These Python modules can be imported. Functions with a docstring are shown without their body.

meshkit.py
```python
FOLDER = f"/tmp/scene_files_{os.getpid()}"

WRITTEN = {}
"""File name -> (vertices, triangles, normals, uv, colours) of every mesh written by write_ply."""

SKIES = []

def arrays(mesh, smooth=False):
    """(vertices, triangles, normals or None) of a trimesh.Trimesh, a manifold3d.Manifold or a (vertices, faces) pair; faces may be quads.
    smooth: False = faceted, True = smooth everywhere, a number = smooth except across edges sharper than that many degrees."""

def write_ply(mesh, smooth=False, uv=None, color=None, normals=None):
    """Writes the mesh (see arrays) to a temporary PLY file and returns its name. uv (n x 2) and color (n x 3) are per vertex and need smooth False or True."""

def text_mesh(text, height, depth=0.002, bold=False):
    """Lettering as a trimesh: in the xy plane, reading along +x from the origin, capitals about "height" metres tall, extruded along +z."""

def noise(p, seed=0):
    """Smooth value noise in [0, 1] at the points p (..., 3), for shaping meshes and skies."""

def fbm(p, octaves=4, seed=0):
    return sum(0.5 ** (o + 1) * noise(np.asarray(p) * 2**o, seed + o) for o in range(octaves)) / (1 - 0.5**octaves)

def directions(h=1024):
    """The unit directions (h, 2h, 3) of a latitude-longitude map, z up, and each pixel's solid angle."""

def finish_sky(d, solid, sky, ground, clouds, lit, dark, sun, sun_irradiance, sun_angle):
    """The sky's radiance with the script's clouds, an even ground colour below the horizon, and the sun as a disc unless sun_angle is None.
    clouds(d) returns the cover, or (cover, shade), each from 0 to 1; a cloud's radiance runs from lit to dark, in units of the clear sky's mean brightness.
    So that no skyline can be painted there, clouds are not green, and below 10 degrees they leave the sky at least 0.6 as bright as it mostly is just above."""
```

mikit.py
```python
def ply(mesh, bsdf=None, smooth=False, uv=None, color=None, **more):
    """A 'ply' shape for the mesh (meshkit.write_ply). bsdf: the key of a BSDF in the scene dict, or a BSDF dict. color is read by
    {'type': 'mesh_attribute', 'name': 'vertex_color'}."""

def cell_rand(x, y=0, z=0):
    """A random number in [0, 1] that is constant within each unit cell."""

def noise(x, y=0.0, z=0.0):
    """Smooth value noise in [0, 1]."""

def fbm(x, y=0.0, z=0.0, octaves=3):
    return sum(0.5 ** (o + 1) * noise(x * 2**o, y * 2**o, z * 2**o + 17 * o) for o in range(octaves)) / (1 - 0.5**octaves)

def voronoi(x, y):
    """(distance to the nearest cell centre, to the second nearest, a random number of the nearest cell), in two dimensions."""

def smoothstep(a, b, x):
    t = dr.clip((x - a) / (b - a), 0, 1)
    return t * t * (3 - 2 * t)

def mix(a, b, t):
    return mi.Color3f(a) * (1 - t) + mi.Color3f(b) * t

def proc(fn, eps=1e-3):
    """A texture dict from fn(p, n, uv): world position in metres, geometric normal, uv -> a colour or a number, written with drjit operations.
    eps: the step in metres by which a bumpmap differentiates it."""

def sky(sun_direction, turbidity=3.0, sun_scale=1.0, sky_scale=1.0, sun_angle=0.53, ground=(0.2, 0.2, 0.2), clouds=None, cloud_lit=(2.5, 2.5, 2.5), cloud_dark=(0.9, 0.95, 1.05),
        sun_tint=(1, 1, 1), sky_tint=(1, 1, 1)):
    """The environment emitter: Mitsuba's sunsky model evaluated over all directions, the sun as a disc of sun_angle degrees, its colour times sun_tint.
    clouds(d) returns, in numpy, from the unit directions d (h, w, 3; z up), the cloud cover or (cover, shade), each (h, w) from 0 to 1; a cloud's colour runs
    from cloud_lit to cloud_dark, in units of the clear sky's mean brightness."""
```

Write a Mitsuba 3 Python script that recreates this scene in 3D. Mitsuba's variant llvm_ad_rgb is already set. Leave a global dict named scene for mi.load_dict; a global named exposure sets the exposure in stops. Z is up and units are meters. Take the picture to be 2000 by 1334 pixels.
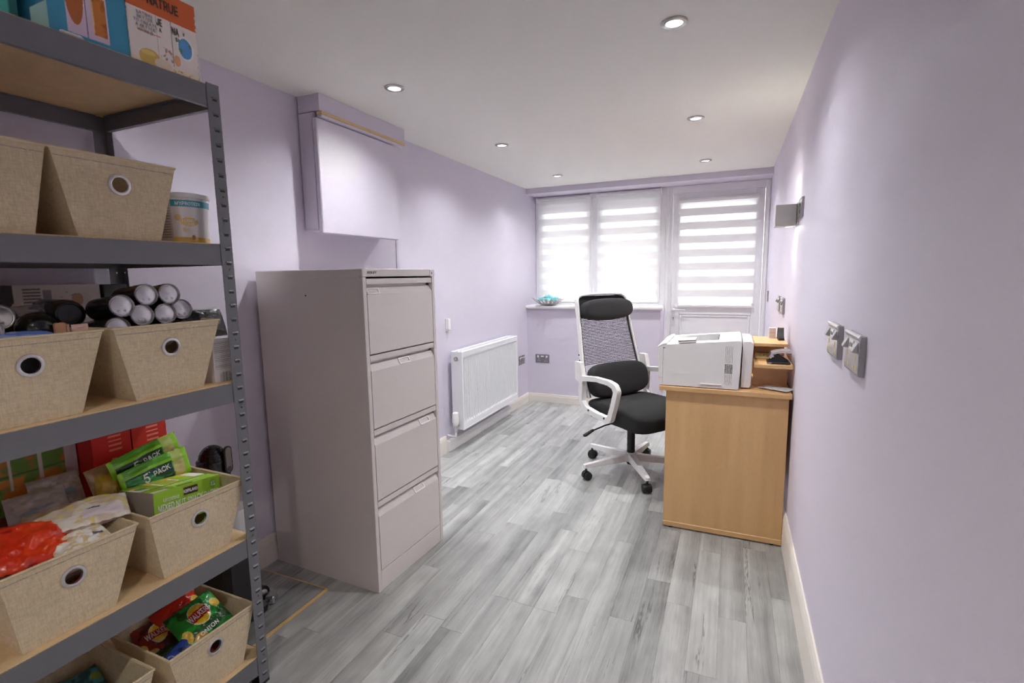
import math, random
import numpy as np, trimesh, manifold3d as m3, shapely
from shapely import affinity
from shapely.geometry import Polygon, LineString, Point, box as sbox
import drjit as dr, mitsuba as mi, mikit, meshkit
from mikit import proc, noise, fbm, cell_rand, smoothstep, mix

# ------------------------------------------------------------------ camera, sky, exposure
T = mi.ScalarTransform4f
CAM, YAW, PITCH, ROLL, FPX = np.array([1.8949, 0.0, 1.2864]), .4145, .131, -.0151, 977.73
_f = np.array([-math.sin(YAW)*math.cos(PITCH), math.cos(YAW)*math.cos(PITCH), -math.sin(PITCH)])
_r = np.array([math.cos(YAW), math.sin(YAW), 0.0]); _u = np.cross(_r, _f)
_up = -math.sin(ROLL)*_r + math.cos(ROLL)*_u
scene = {'type': 'scene'}
labels = {}
scene['camera'] = {'type': 'thinlens', 'fov': 2*math.degrees(math.atan(1000/FPX)), 'fov_axis': 'x', 'near_clip': .02, 'far_clip': 100.0,
                   'aperture_radius': .0022, 'focus_distance': 2.7,
                   'to_world': T().look_at(origin=CAM.tolist(), target=(CAM+_f).tolist(), up=_up.tolist())}
scene['sky'] = mikit.sky((.25, .8, .75), turbidity=4.0, sun_scale=0.0, sky_scale=1.0, ground=(.35, .35, .34), clouds=lambda d: np.ones(d.shape[:2]),
                         cloud_lit=(24.0, 24.6, 25.5), cloud_dark=(24.0, 24.6, 25.5))
SKY_GAIN = 1.0
LAMP = 1650.0
exposure = 0.38

# ------------------------------------------------------------------ helpers
def lin(r, g, b):
    return [float(((c/255)/12.92) if c/255 < .04045 else ((c/255+.055)/1.055)**2.4) for c in (r, g, b)]

def rgb(v): return {'type': 'rgb', 'value': [float(x) for x in v]}

def mat(key, col, rough=.6, metallic=0.0, spec=.5, two=True, **more):
    base = col if isinstance(col, dict) else rgb(lin(*col))
    d = {'type': 'principled', 'base_color': base, 'roughness': rough, 'metallic': metallic, 'specular': spec, **more}
    scene[key] = {'type': 'twosided', 'nested': d} if two else d
    return key

used = {}
def number(k):
    n = used.get(k, 0); used[k] = n+1
    return k if n == 0 else f'{k}_{n:03d}'

def thing(name, label, cat, group=None, kind=None):
    k = number(name); labels[k] = {'label': label, 'category': cat}
    if group: labels[k]['group'] = group
    if kind: labels[k]['kind'] = kind
    return k

def put(key, mesh, m, smooth=False, uv=None, color=None, **more):
    scene[key] = mikit.ply(mesh, m, smooth=smooth, uv=uv, color=color, **more)
    return key

def part(parent, name, mesh, m, smooth=False, label=None, kind=None, uv=None, color=None, **more):
    k = number(parent+'__'+name)
    put(k, mesh, m, smooth, uv, color, **more)
    if label or kind:
        labels[k] = {}
        if label: labels[k]['label'] = label
        if kind: labels[k]['kind'] = kind
    return k

def one(name, label, cat, mesh, m, smooth=False, group=None, kind=None, **more):
    k = thing(name, label, cat, group, kind); put(k, mesh, m, smooth, **more); return k

def struct(name, mesh, m, smooth=False, **more):
    k = number(name); put(k, mesh, m, smooth, **more); labels[k] = {'kind': 'structure'}; return k

def struct_root(name):
    k = number(name); labels[k] = {'kind': 'structure'}; return k

cat = trimesh.util.concatenate
def bx(lo, hi, ch=0.0):
    lo, hi = np.minimum(lo, hi).astype(float), np.maximum(lo, hi).astype(float)
    if ch <= 0:
        m = trimesh.creation.box(hi-lo); m.apply_translation((lo+hi)/2); return m
    ch = min(ch, .45*float((hi-lo).min()))
    P = []
    for i in range(8):
        s = np.array([i & 1, i >> 1 & 1, i >> 2 & 1])
        c = np.where(s, hi, lo); d = np.where(s, -ch, ch)
        for k in range(3):
            q = c+d; q[k] = c[k]; P.append(q)
    return trimesh.convex.convex_hull(np.array(P))

def hull(P): return trimesh.convex.convex_hull(np.asarray(P, float))

def basis(o, ex, ey, ez=None):
    ex, ey = np.asarray(ex, float), np.asarray(ey, float)
    ex = ex/np.linalg.norm(ex); ey = ey-ex*(ex@ey); ey = ey/np.linalg.norm(ey)
    M = np.eye(4); M[:3, 0] = ex; M[:3, 1] = ey; M[:3, 2] = np.cross(ex, ey); M[:3, 3] = o
    return M

def at(mesh, M):
    m = mesh.copy(); m.apply_transform(M); return m

def ext(poly, depth, M=None):
    polys = getattr(poly, 'geoms', [poly])
    m = cat([trimesh.creation.extrude_polygon(p, depth, engine='earcut') for p in polys if p.area > 1e-9])
    if M is not None: m.apply_transform(M)
    return m

def rrect(x0, y0, x1, y1, r): return sbox(x0+r, y0+r, x1-r, y1-r).buffer(r, quad_segs=5)

def cyl(p0, p1, r, r1=None, n=24):
    p0, p1 = np.asarray(p0, float), np.asarray(p1, float); r1 = r if r1 is None else r1
    d = p1-p0; L = np.linalg.norm(d); d /= L
    a = np.cross(d, [0, 0, 1] if abs(d[2]) < .9 else [1, 0, 0]); a /= np.linalg.norm(a); b = np.cross(d, a)
    t = np.arange(n)*2*np.pi/n; ring = np.cos(t)[:, None]*a+np.sin(t)[:, None]*b
    V = np.vstack([p0+r*ring, p1+r1*ring, [p0], [p1]]); F = []
    for i in range(n):
        j = (i+1) % n; F += [[i, j, n+j], [i, n+j, n+i], [2*n, j, i], [2*n+1, n+i, n+j]]
    return trimesh.Trimesh(V, F, process=False)

def tube(pts, r, n=10, closed=False):
    p = np.asarray(pts, float); N = len(p)
    t = (np.roll(p, -1, 0)-np.roll(p, 1, 0)) if closed else np.gradient(p, axis=0)
    t /= np.linalg.norm(t, axis=1, keepdims=True)+1e-12
    a = np.zeros_like(p); ref = np.array([0, 0, 1.0]) if abs(t[0, 2]) < .9 else np.array([1.0, 0, 0])
    for i in range(N):
        ref = ref-t[i]*(ref@t[i]); ref /= np.linalg.norm(ref); a[i] = ref
    b = np.cross(t, a); g = np.arange(n)*2*np.pi/n
    rr = np.broadcast_to(r, (N,))
    V = (p[:, None]+rr[:, None, None]*(np.cos(g)[None, :, None]*a[:, None]+np.sin(g)[None, :, None]*b[:, None])).reshape(-1, 3)
    F = []
    for i in range(N if closed else N-1):
        for j in range(n):
            i2, j2 = (i+1) % N, (j+1) % n
            F += [[i*n+j, i*n+j2, i2*n+j2], [i*n+j, i2*n+j2, i2*n+j]]
    if not closed:
        V = np.vstack([V, p[0], p[-1]])
        for j in range(n):
            F += [[N*n, (j+1) % n, j], [N*n+1, (N-1)*n+j, (N-1)*n+(j+1) % n]]
    m = trimesh.Trimesh(V, F, process=False)
    if m.volume < 0: m.invert()
    return m

def lathe(prof, n=40, closed=False):
    prof = np.asarray(prof, float); N = len(prof); g = np.arange(n)*2*np.pi/n
    V = np.stack([prof[:, 0][:, None]*np.cos(g), prof[:, 0][:, None]*np.sin(g), np.broadcast_to(prof[:, 1][:, None], (N, n))], -1).reshape(-1, 3)
    F = []
    for i in range(N if closed else N-1):
        k = (i+1) % N
        for j in range(n):
            j2 = (j+1) % n
            F += [[i*n+j, i*n+j2, k*n+j2], [i*n+j, k*n+j2, k*n+j]]
    m = trimesh.Trimesh(V, F, process=True)
    m.update_faces(m.nondegenerate_faces())
    return m

def superq(a, b, c, e1=.5, e2=.5, n=36):
    th = np.linspace(-np.pi/2, np.pi/2, n//2+1); ph = np.arange(n)*2*np.pi/n
    f = lambda v, e: np.sign(v)*np.abs(v)**e
    t, p = np.meshgrid(th, ph, indexing='ij')
    V = np.stack([a*f(np.cos(t), e1)*f(np.cos(p), e2), b*f(np.cos(t), e1)*f(np.sin(p), e2), c*f(np.sin(t), e1)], -1)
    N, M = V.shape[:2]; F = []
    for i in range(N-1):
        for j in range(M):
            j2 = (j+1) % M; F += [[i*M+j, i*M+j2, (i+1)*M+j2], [i*M+j, (i+1)*M+j2, (i+1)*M+j]]
    m = trimesh.Trimesh(V.reshape(-1, 3), F, process=True); m.update_faces(m.nondegenerate_faces()); return m

def text(s, h, M, depth=.0006, width=None, bold=False, centre=True):
    m = meshkit.text_mesh(s, h, depth, bold)
    b = m.bounds
    m.apply_translation([-(b[0, 0]+b[1, 0])/2 if centre else -b[0, 0], -(b[0, 1]+b[1, 1])/2, 0])
    if width: m.apply_scale([width/(b[1, 0]-b[0, 0]), 1, 1])
    m.apply_transform(M); return m

# art on cartons and packets: colour functions of (u, v) in numpy, kept per vertex of the object's own surface
def L3(c): return np.array(lin(*c))
def paint(base, *layers):
    def fn(u, v):
        C = np.broadcast_to(L3(base), u.shape+(3,)).copy()
        for test, col in layers:
            w = np.clip(test(u, v).astype(float), 0, 1)[..., None]
            C = C*(1-w)+w*L3(col)
        return C
    return fn
def R(a, b, c, d): return lambda u, v: (u >= a) & (u <= c) & (v >= b) & (v <= d)
def EL(x, y, a, b): return lambda u, v: ((u-x)/a)**2+((v-y)/b)**2 <= 1
def BLOB(seed, scale, thr): return lambda u, v: np.clip((meshkit.fbm(np.stack([u*scale, v*scale, 0*u], -1), 3, seed)-thr)*9+.3, 0, 1)
def AND(*t): return lambda u, v: np.prod([np.asarray(f(u, v), float) for f in t], axis=0)

def grid(M, w, h, fn, n, k):
    u, v = np.meshgrid(np.linspace(0, 1, n), np.linspace(0, 1, k))
    V = np.stack([(u-.5)*w, (v-.5)*h, 0*u], -1).reshape(-1, 3)
    V = V@M[:3, :3].T+M[:3, 3]
    i, j = np.meshgrid(np.arange(k-1), np.arange(n-1), indexing='ij'); q = (i*n+j).ravel()
    F = np.vstack([np.stack([q, q+1, q+n+1], -1), np.stack([q, q+n+1, q+n], -1)])
    return V, F, fn(u, v).reshape(-1, 3)

def carton(size, M, faces, res=.004):
    """Box of size (w along ex, h along ey, d along ez), front face (+ez) at M's origin plane; faces: front, back, left, right, top, bottom."""
    w, h, d = size
    I = lambda o, ex, ey: M@basis(o, ex, ey)
    spec = {'front': (I((0, 0, 0), (1, 0, 0), (0, 1, 0)), w, h), 'back': (I((0, 0, -d), (-1, 0, 0), (0, 1, 0)), w, h),
            'right': (I((w/2, 0, -d/2), (0, 0, -1), (0, 1, 0)), d, h), 'left': (I((-w/2, 0, -d/2), (0, 0, 1), (0, 1, 0)), d, h),
            'top': (I((0, h/2, -d/2), (1, 0, 0), (0, 0, -1)), w, d), 'bottom': (I((0, -h/2, -d/2), (1, 0, 0), (0, 0, 1)), w, d)}
    VV, FF, CC, o = [], [], [], 0
    for name, (MM, a, b) in spec.items():
        fn = faces.get(name, faces['all'])
        detailed = name in faces
        n, k = (max(2, int(a/res)), max(2, int(b/res))) if detailed else (2, 2)
        V, F, C = grid(MM, a, b, fn, n, k); VV.append(V); FF.append(F+o); CC.append(C); o += len(V)
    return trimesh.Trimesh(np.vstack(VV), np.vstack(FF), process=False), np.vstack(CC)

def pillow_h(w, h, t, seed, wr=.004):
    def f(x, y):
        a, b = np.clip(np.abs(2*x/w), 0, 1), np.clip(np.abs(2*y/h), 0, 1)
        z = t*np.clip(1-a**2.4, 0, 1)**.55*np.clip(1-b**3, 0, 1)**.75
        nz = meshkit.fbm(np.stack([x/w*5, y/h*5, 0*x+seed], -1), 3, seed)-.5
        cr = np.sin(x/w*60)*.0008*(b > .9)
        return z+wr*2*nz*np.clip(1-a**4, 0, 1)*np.clip(1-b**4, 0, 1)+cr
    return f

def packet(w, h, t, M, fn, seed=0, bend=0.0, n=56, wr=.004):
    f = pillow_h(w, h, t, seed, wr); g = pillow_h(w, h, t*.8, seed+9, wr)
    u, v = np.meshgrid(np.linspace(0, 1, n), np.linspace(0, 1, n)); x, y = (u-.5)*w, (v-.5)*h
    zb = bend*((2*x/w)**2)
    V1 = np.stack([x, y, f(x, y)+zb+.0004], -1).reshape(-1, 3); V2 = np.stack([x, y, -g(x, y)+zb-.0004], -1).reshape(-1, 3)
    i, j = np.meshgrid(np.arange(n-1), np.arange(n-1), indexing='ij'); q = (i*n+j).ravel()
    F = np.vstack([np.stack([q, q+1, q+n+1], -1), np.stack([q, q+n+1, q+n], -1)])
    V = np.vstack([V1, V2])@M[:3, :3].T+M[:3, 3]
    C = fn(u, v).reshape(-1, 3)
    return trimesh.Trimesh(V, np.vstack([F, F[:, ::-1]+n*n]), process=False), np.vstack([C, C]), (lambda X, Y: f(X, Y)+bend*(2*X/w)**2)

def drape(s, h, x, y, rot, f, M, width=None, bold=True, lift=.0012):
    m = meshkit.text_mesh(s, h, .0005, bold); b = m.bounds
    m = m.subdivide_to_size(h*.35)
    m.apply_translation([-(b[0, 0]+b[1, 0])/2, -(b[0, 1]+b[1, 1])/2, 0])
    if width: m.apply_scale([width/(b[1, 0]-b[0, 0]), 1, 1])
    m.apply_transform(trimesh.transformations.rotation_matrix(math.radians(rot), [0, 0, 1])); m.apply_translation([x, y, 0])
    v = m.vertices.copy(); v[:, 2] += f(v[:, 0], v[:, 1])+lift; m.vertices = v
    m.apply_transform(M); return m

# ------------------------------------------------------------------ materials
def paint_fn(c, amt=.05, s=1.5):
    c = lin(*c)
    def fn(p, n, uv):
        k = 1-amt/2+amt*fbm(p.x*s+3, p.y*s, p.z*s)+.02*(noise(p.x*160, p.y*160, p.z*160)-.5)
        return mi.Color3f(*c)*k
    return fn
mat('m_wall', proc(paint_fn((208, 202, 216))), .55, spec=.35)
mat('m_ceiling', proc(paint_fn((222, 222, 217), .03)), .8, spec=.2)
mat('m_cream', (226, 220, 212), .4)
mat('m_white_gloss', (226, 225, 226), .3)
mat('m_upvc', (240, 240, 243), .28)
mat('m_radiator', (226, 227, 230), .3)
mat('m_boxing', (222, 221, 222), .35)
def floor_fn(p, n, uv):
    tone, sd = uv.x, uv.y*57.0
    wob = .012*(noise(p.x*6+sd, p.y*3.2+sd)-.5)+.004*(noise(p.x*30, p.y*9+sd)-.5)
    X = p.x+wob
    g = fbm(X*110+sd*13, p.y*2.2+sd*7, sd, octaves=3)
    broad = fbm(X*17+sd*3, p.y*1.2+sd, sd*2, octaves=3)
    fine = noise(X*700, p.y*22+sd)
    blot = fbm(p.x*14+sd, p.y*9+sd, sd, octaves=3)
    ridge = dr.abs(noise(X*64+sd*31, p.y*1.1+sd)-.5)
    patch = smoothstep(.60, .76, noise(p.x*9+sd*3, p.y*3.1+sd*5))
    crack = (1-smoothstep(0.0, .06, ridge))*patch*smoothstep(.3, .6, noise(X*300, p.y*40))
    t = dr.clip(.34+.34*tone+.70*(broad-.5)+.24*(g-.5)+.12*(fine-.5)+.30*(blot-.5), 0, 1)
    col = mix(lin(80, 81, 81), lin(196, 197, 194), t)
    return col*(1-.45*crack)
mat('m_floor', proc(floor_fn), .34, spec=.45)
mat('m_subfloor', (96, 96, 95), .8)
def weave_fn(p, n, uv):
    h = p.y+p.x*.97
    a = noise(h*900, p.z*110, 1); b = noise(h*110, p.z*1000, 2); c = fbm(h*16, p.z*16, 3)
    return mix(lin(158, 142, 114), lin(213, 197, 168), dr.clip(.20+.38*a+.38*b+.22*c, 0, 1))
mat('m_fabric', proc(weave_fn), .85, spec=.2)
mat('m_hem', (202, 187, 156), .8)
def beech(gx, gy, gz):
    def fn(p, n, uv):
        q = fbm(p.x*gx, p.y*gy, p.z*gz, octaves=3); s = noise(p.x*gx*.22+7, p.y*gy*.22, p.z*gz*.3)
        fl = smoothstep(.55, .85, noise(p.x*gx*22, p.y*gy*22, p.z*gz*22))
        return mix(lin(182, 138, 88), lin(226, 186, 134), dr.clip(.12+.50*s+.42*q, 0, 1))*(1-.07*fl)
    return fn
mat('m_beech_v', proc(beech(30, 30, 2.0)), .42)
mat('m_beech_h', proc(beech(30, 3, 30)), .38)
mat('m_beech_edge', (190, 140, 84), .5)
def mdf_fn(p, n, uv):
    return mix(lin(194, 166, 126), lin(214, 188, 148), .5*fbm(p.x*30, p.y*30, p.z*30)+.5*noise(p.x*300, p.y*300, p.z*300))
mat('m_mdf', proc(mdf_fn), .75)
def speck(c, amt, s=900):
    c = lin(*c)
    return lambda p, n, uv: mi.Color3f(*c)*(1-amt/2+amt*noise(p.x*s, p.y*s, p.z*s))
mat('m_rack', proc(speck((100, 101, 106), .18)), .42, spec=.5)
mat('m_cabinet', proc(speck((213, 206, 204), .10)), .45, spec=.45)
mat('m_black', (22, 22, 23), .5)
mat('m_black_gloss', (14, 14, 15), .16)
mat('m_charcoal', proc(speck((52, 52, 53), .35, 1500)), .9, spec=.2, sheen=.3)
mat('m_black_fabric', proc(speck((47, 47, 48), .4, 1500)), .9, spec=.2, sheen=.3)
mat('m_mesh', (30, 30, 32), .7)
mat('m_white_plastic', (235, 234, 233), .35)
mat('m_printer', (226, 223, 221), .4)
mat('m_grey_dark', (60, 60, 62), .5)
mat('m_groove', (150, 146, 144), .6)
mat('m_grey_mid', (128, 124, 122), .5)
mat('m_tray', (176, 182, 184), .45)
mat('m_chrome', (205, 205, 205), .12, metallic=1.0)
mat('m_steel', (170, 168, 166), .28, metallic=1.0)
mat('m_alu', (214, 212, 214), .3, metallic=1.0)
mat('m_socket', (150, 148, 148), .3, metallic=.9)
mat('m_beige', (222, 212, 160), .5)
mat('m_vc', {'type': 'mesh_attribute', 'name': 'vertex_color'}, .6)
mat('m_vc_gloss', {'type': 'mesh_attribute', 'name': 'vertex_color'}, .22, spec=.6)
mat('m_ink', (28, 28, 30), .6); mat('m_ink_white', (240, 240, 240), .6); mat('m_ink_red', (190, 60, 40), .6); mat('m_ink_grey', (120, 118, 120), .6)
mat('m_gold', (200, 160, 60), .6)
mat('m_pouch', (226, 222, 218), .25); mat('m_clear', (205, 203, 204), .12, spec=.7)
scene['m_glass'] = {'type': 'thindielectric'}
scene['m_clear_film'] = {'type': 'principledthin', 'base_color': rgb((.93, .93, .94)), 'roughness': .25, 'spec_trans': .3, 'diff_trans': .5}
scene['m_sheer'] = {'type': 'principledthin', 'base_color': rgb((.95, .95, .95)), 'roughness': .8, 'spec_trans': 0.0, 'diff_trans': 1.55}
scene['m_blind_band'] = {'type': 'principledthin', 'base_color': rgb((.86, .86, .86)), 'roughness': .8, 'spec_trans': 0.0, 'diff_trans': .16}
scene['m_blind_band_daylit'] = {'type': 'principledthin', 'base_color': rgb((.93, .925, .915)), 'roughness': .8, 'spec_trans': 0.0, 'diff_trans': .52}  # same fabric as the door band; brighter daylight put into colour and translucence

# ------------------------------------------------------------------ room shell
W, H, YF, YW, YB, YO = 2.167, 2.127, 4.70, 4.93, -1.10, 5.06
# left wall with a shallow filled recess behind the cabinet
struct('wall_left', cat([bx((-.15, YB, -.02), (0, 1.842, H)), bx((-.15, 1.842, -.02), (-.004, 2.57, H)), bx((-.15, 2.57, -.02), (0, YO, H))]), 'm_wall')
struct('wall_right', bx((W, YB, -.02), (W+.15, YO, H)), 'm_wall')
struct('wall_back', bx((-.15, YB-.15, -.02), (W+.15, YB, H)), 'm_wall')
struct('wall_far', bx((-.0, YF, -.02), (1.306, YO, .955)), 'm_wall')
LIGHTS = [(1.680, 1.890), (.476, 1.962), (1.675, 3.042), (.489, 3.079), (1.671, 4.186), (.489, 4.216), (.48, .74), (1.68, -.41)]
def md(m): return m3.Manifold(m3.Mesh(np.asarray(m.vertices, np.float32), np.asarray(m.faces, np.uint32)))
def tm(m):
    q = m.to_mesh(); return trimesh.Trimesh(q.vert_properties[:, :3], q.tri_verts, process=False)
ceil_ = md(bx((-.15, YB-.15, H), (W+.15, YO+.1, H+.12)))
for lx, ly in LIGHTS: ceil_ = ceil_-md(cyl((lx, ly, H-.02), (lx, ly, H+.06), .033, n=32))
struct('ceiling', tm(ceil_), 'm_ceiling')
struct('trim_1', bx((0, YF, 2.076), (W, YO, H+.0)), 'm_wall')
fl = struct('floor', bx((-.15, YB-.15, -.13), (W+.15, YO+.6, -.0085)), 'm_subfloor')
rng = random.Random(4)
PW = .0945; row = 0; x = .004
while x < W-.004:
    x1 = min(x+PW, W-.002); y = YB+rng.uniform(-.8, 0); hue = rng.random()
    while y < YO-.1:
        y1 = y+rng.choice([.46, .62, .78, .93, 1.1])
        a, b = max(y, YB), min(y1, YO-.1)
        if b-a > .05:
            m = bx((x+.0001, a+.00025, -.008), (x1-.0001, b-.00025, 0), .0004)
            tone = min(1, max(0, rng.gauss(.56, .22)))
            part(fl, 'plank', m, 'm_floor', uv=np.tile([tone, rng.random()], (len(m.vertices), 1)))
        y = y1
    x += PW; row += 1

def skirting(y0, y1, xw, sgn, h, t=.015):
    prof = Polygon([(0, 0), (t, 0), (t, h-.03), (t*.75, h-.012), (t*.4, h), (0, h)])
    return ext(prof, y1-y0, basis((xw, y1, 0), (sgn, 0, 0), (0, 0, 1))) if sgn > 0 else ext(prof, y1-y0, basis((xw, y0, 0), (sgn, 0, 0), (0, 0, 1)))
struct('baseboard_left', cat([skirting(YB, 1.842, 0, 1, .13), skirting(1.842, 2.57, -.004, 1, .128), skirting(2.57, 3.06, 0, 1, .125), skirting(4.17, 4.70, 0, 1, .088)]), 'm_cream')
struct('trim_2', bx((0, 3.06, 0), (.034, 4.17, .086), .003), 'm_boxing')
struct('baseboard_right', skirting(YB, 4.85, W, -1, .165), 'm_cream')
prof = Polygon([(0, 0), (.015, 0), (.015, .058), (.011, .078), (.006, .088), (0, .088)])
struct('baseboard_far', ext(prof, 1.306, basis((0, YF, 0), (0, -1, 0), (0, 0, 1), )), 'm_cream') if False else struct('baseboard_far', cat([bx((.015, YF-.015, 0), (1.306, YF, .07), .002), bx((.015, YF-.009, .069), (1.306, YF, .088), .003)]), 'm_cream')

# window: frame, mullion, panes, sill
win = struct_root('window_1')
def zframe(x0, z0, x1, z1, b, y0, y1, ch=.004):
    return cat([bx((x0, y0, z0), (x0+b, y1, z1), ch), bx((x1-b, y0, z0), (x1, y1, z1), ch), bx((x0+b, y0, z0), (x1-b, y1, z0+b), ch), bx((x0+b, y0, z1-b), (x1-b, y1, z1), ch)])
part(win, 'frame', cat([zframe(.002, .955, 1.306, 2.075, .045, 4.955, 5.02), bx((.6, 4.955, 1.0), (.655, 5.02, 2.03), .004)]), 'm_upvc')
for a, b in ((.05, .598), (.657, 1.259)):
    part(win, 'sash', zframe(a, 1.002, b, 2.028, .05, 4.962, 5.012), 'm_upvc')
    part(win, 'pane', bx((a+.045, 4.985, 1.045), (b-.045, 4.987, 1.985)), 'm_glass')
sill = cat([bx((.0, 4.705, .9552), (1.306, 4.956, .985)), ext(rrect(0, 0, .09, .031, .012), 1.326, basis((0, 4.66, .954), (0, 1, 0), (0, 0, 1)))])
part(win, 'sill', sill, 'm_white_gloss', 30)

# door: frame, leaf with glazed top and moulded lower panel
door = struct_root('door_1')
part(door, 'frame', cat([bx((1.308, 4.95, 0), (1.362, 5.03, 2.076), .004), bx((2.128, 4.95, 0), (W, 5.03, 2.076), .004), bx((1.362, 4.95, 2.008), (2.128, 5.03, 2.076), .004)]), 'm_upvc')
part(door, 'jamb_trim', cat([bx((1.306, 4.936, .0), (1.333, 4.955, 2.076), .004), bx((2.146, 4.936, 0), (W-.001, 4.955, 2.076), .004)]), 'm_upvc')
lf = cat([bx((1.366, 4.945, .02), (1.442, 5.0, 2.004), .005), bx((2.05, 4.945, .02), (2.124, 5.0, 2.004), .005), bx((1.442, 4.945, 1.93), (2.05, 5.0, 2.004), .005),
          bx((1.442, 4.945, .90), (2.05, 5.0, .985), .005), bx((1.442, 4.945, .02), (2.05, 5.0, .17), .005)])
part(door, 'leaf', lf, 'm_upvc')
part(door, 'lower_panel', cat([bx((1.440, 4.962, .165), (2.052, 4.99, .905), .002), zframe(1.442, .17, 2.05, .90, .022, 4.951, 4.966, .006)]), 'm_upvc')
part(door, 'pane', bx((1.44, 4.972, .98), (2.052, 4.974, 1.935)), 'm_glass')
hp = part(door, 'handle_plate', ext(rrect(-.017, 0, .017, .205, .016), .008, basis((1.392, 4.9455, .785), (1, 0, 0), (0, 0, 1))), 'm_white_gloss')
part(hp, 'lever', cat([cyl((1.392, 4.94, .945), (1.392, 4.905, .945), .010), hull(np.vstack([bx((1.384, 4.893, .936), (1.40, 4.908, .954), .004).vertices, bx((1.49, 4.896, .936), (1.50, 4.906, .950), .004).vertices]))]), 'm_white_gloss', 30)
part(hp, 'keyhole', cat([cyl((1.392, 4.9380, .868), (1.392, 4.9362, .868), .007), bx((1.3885, 4.9362, .845), (1.3955, 4.938, .866))]), 'm_grey_mid')

# garden outside, seen only through the fabric
struct('floor_outside', bx((-6, 5.2, -.2), (8, 12, -.14)), 'm_subfloor')

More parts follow.
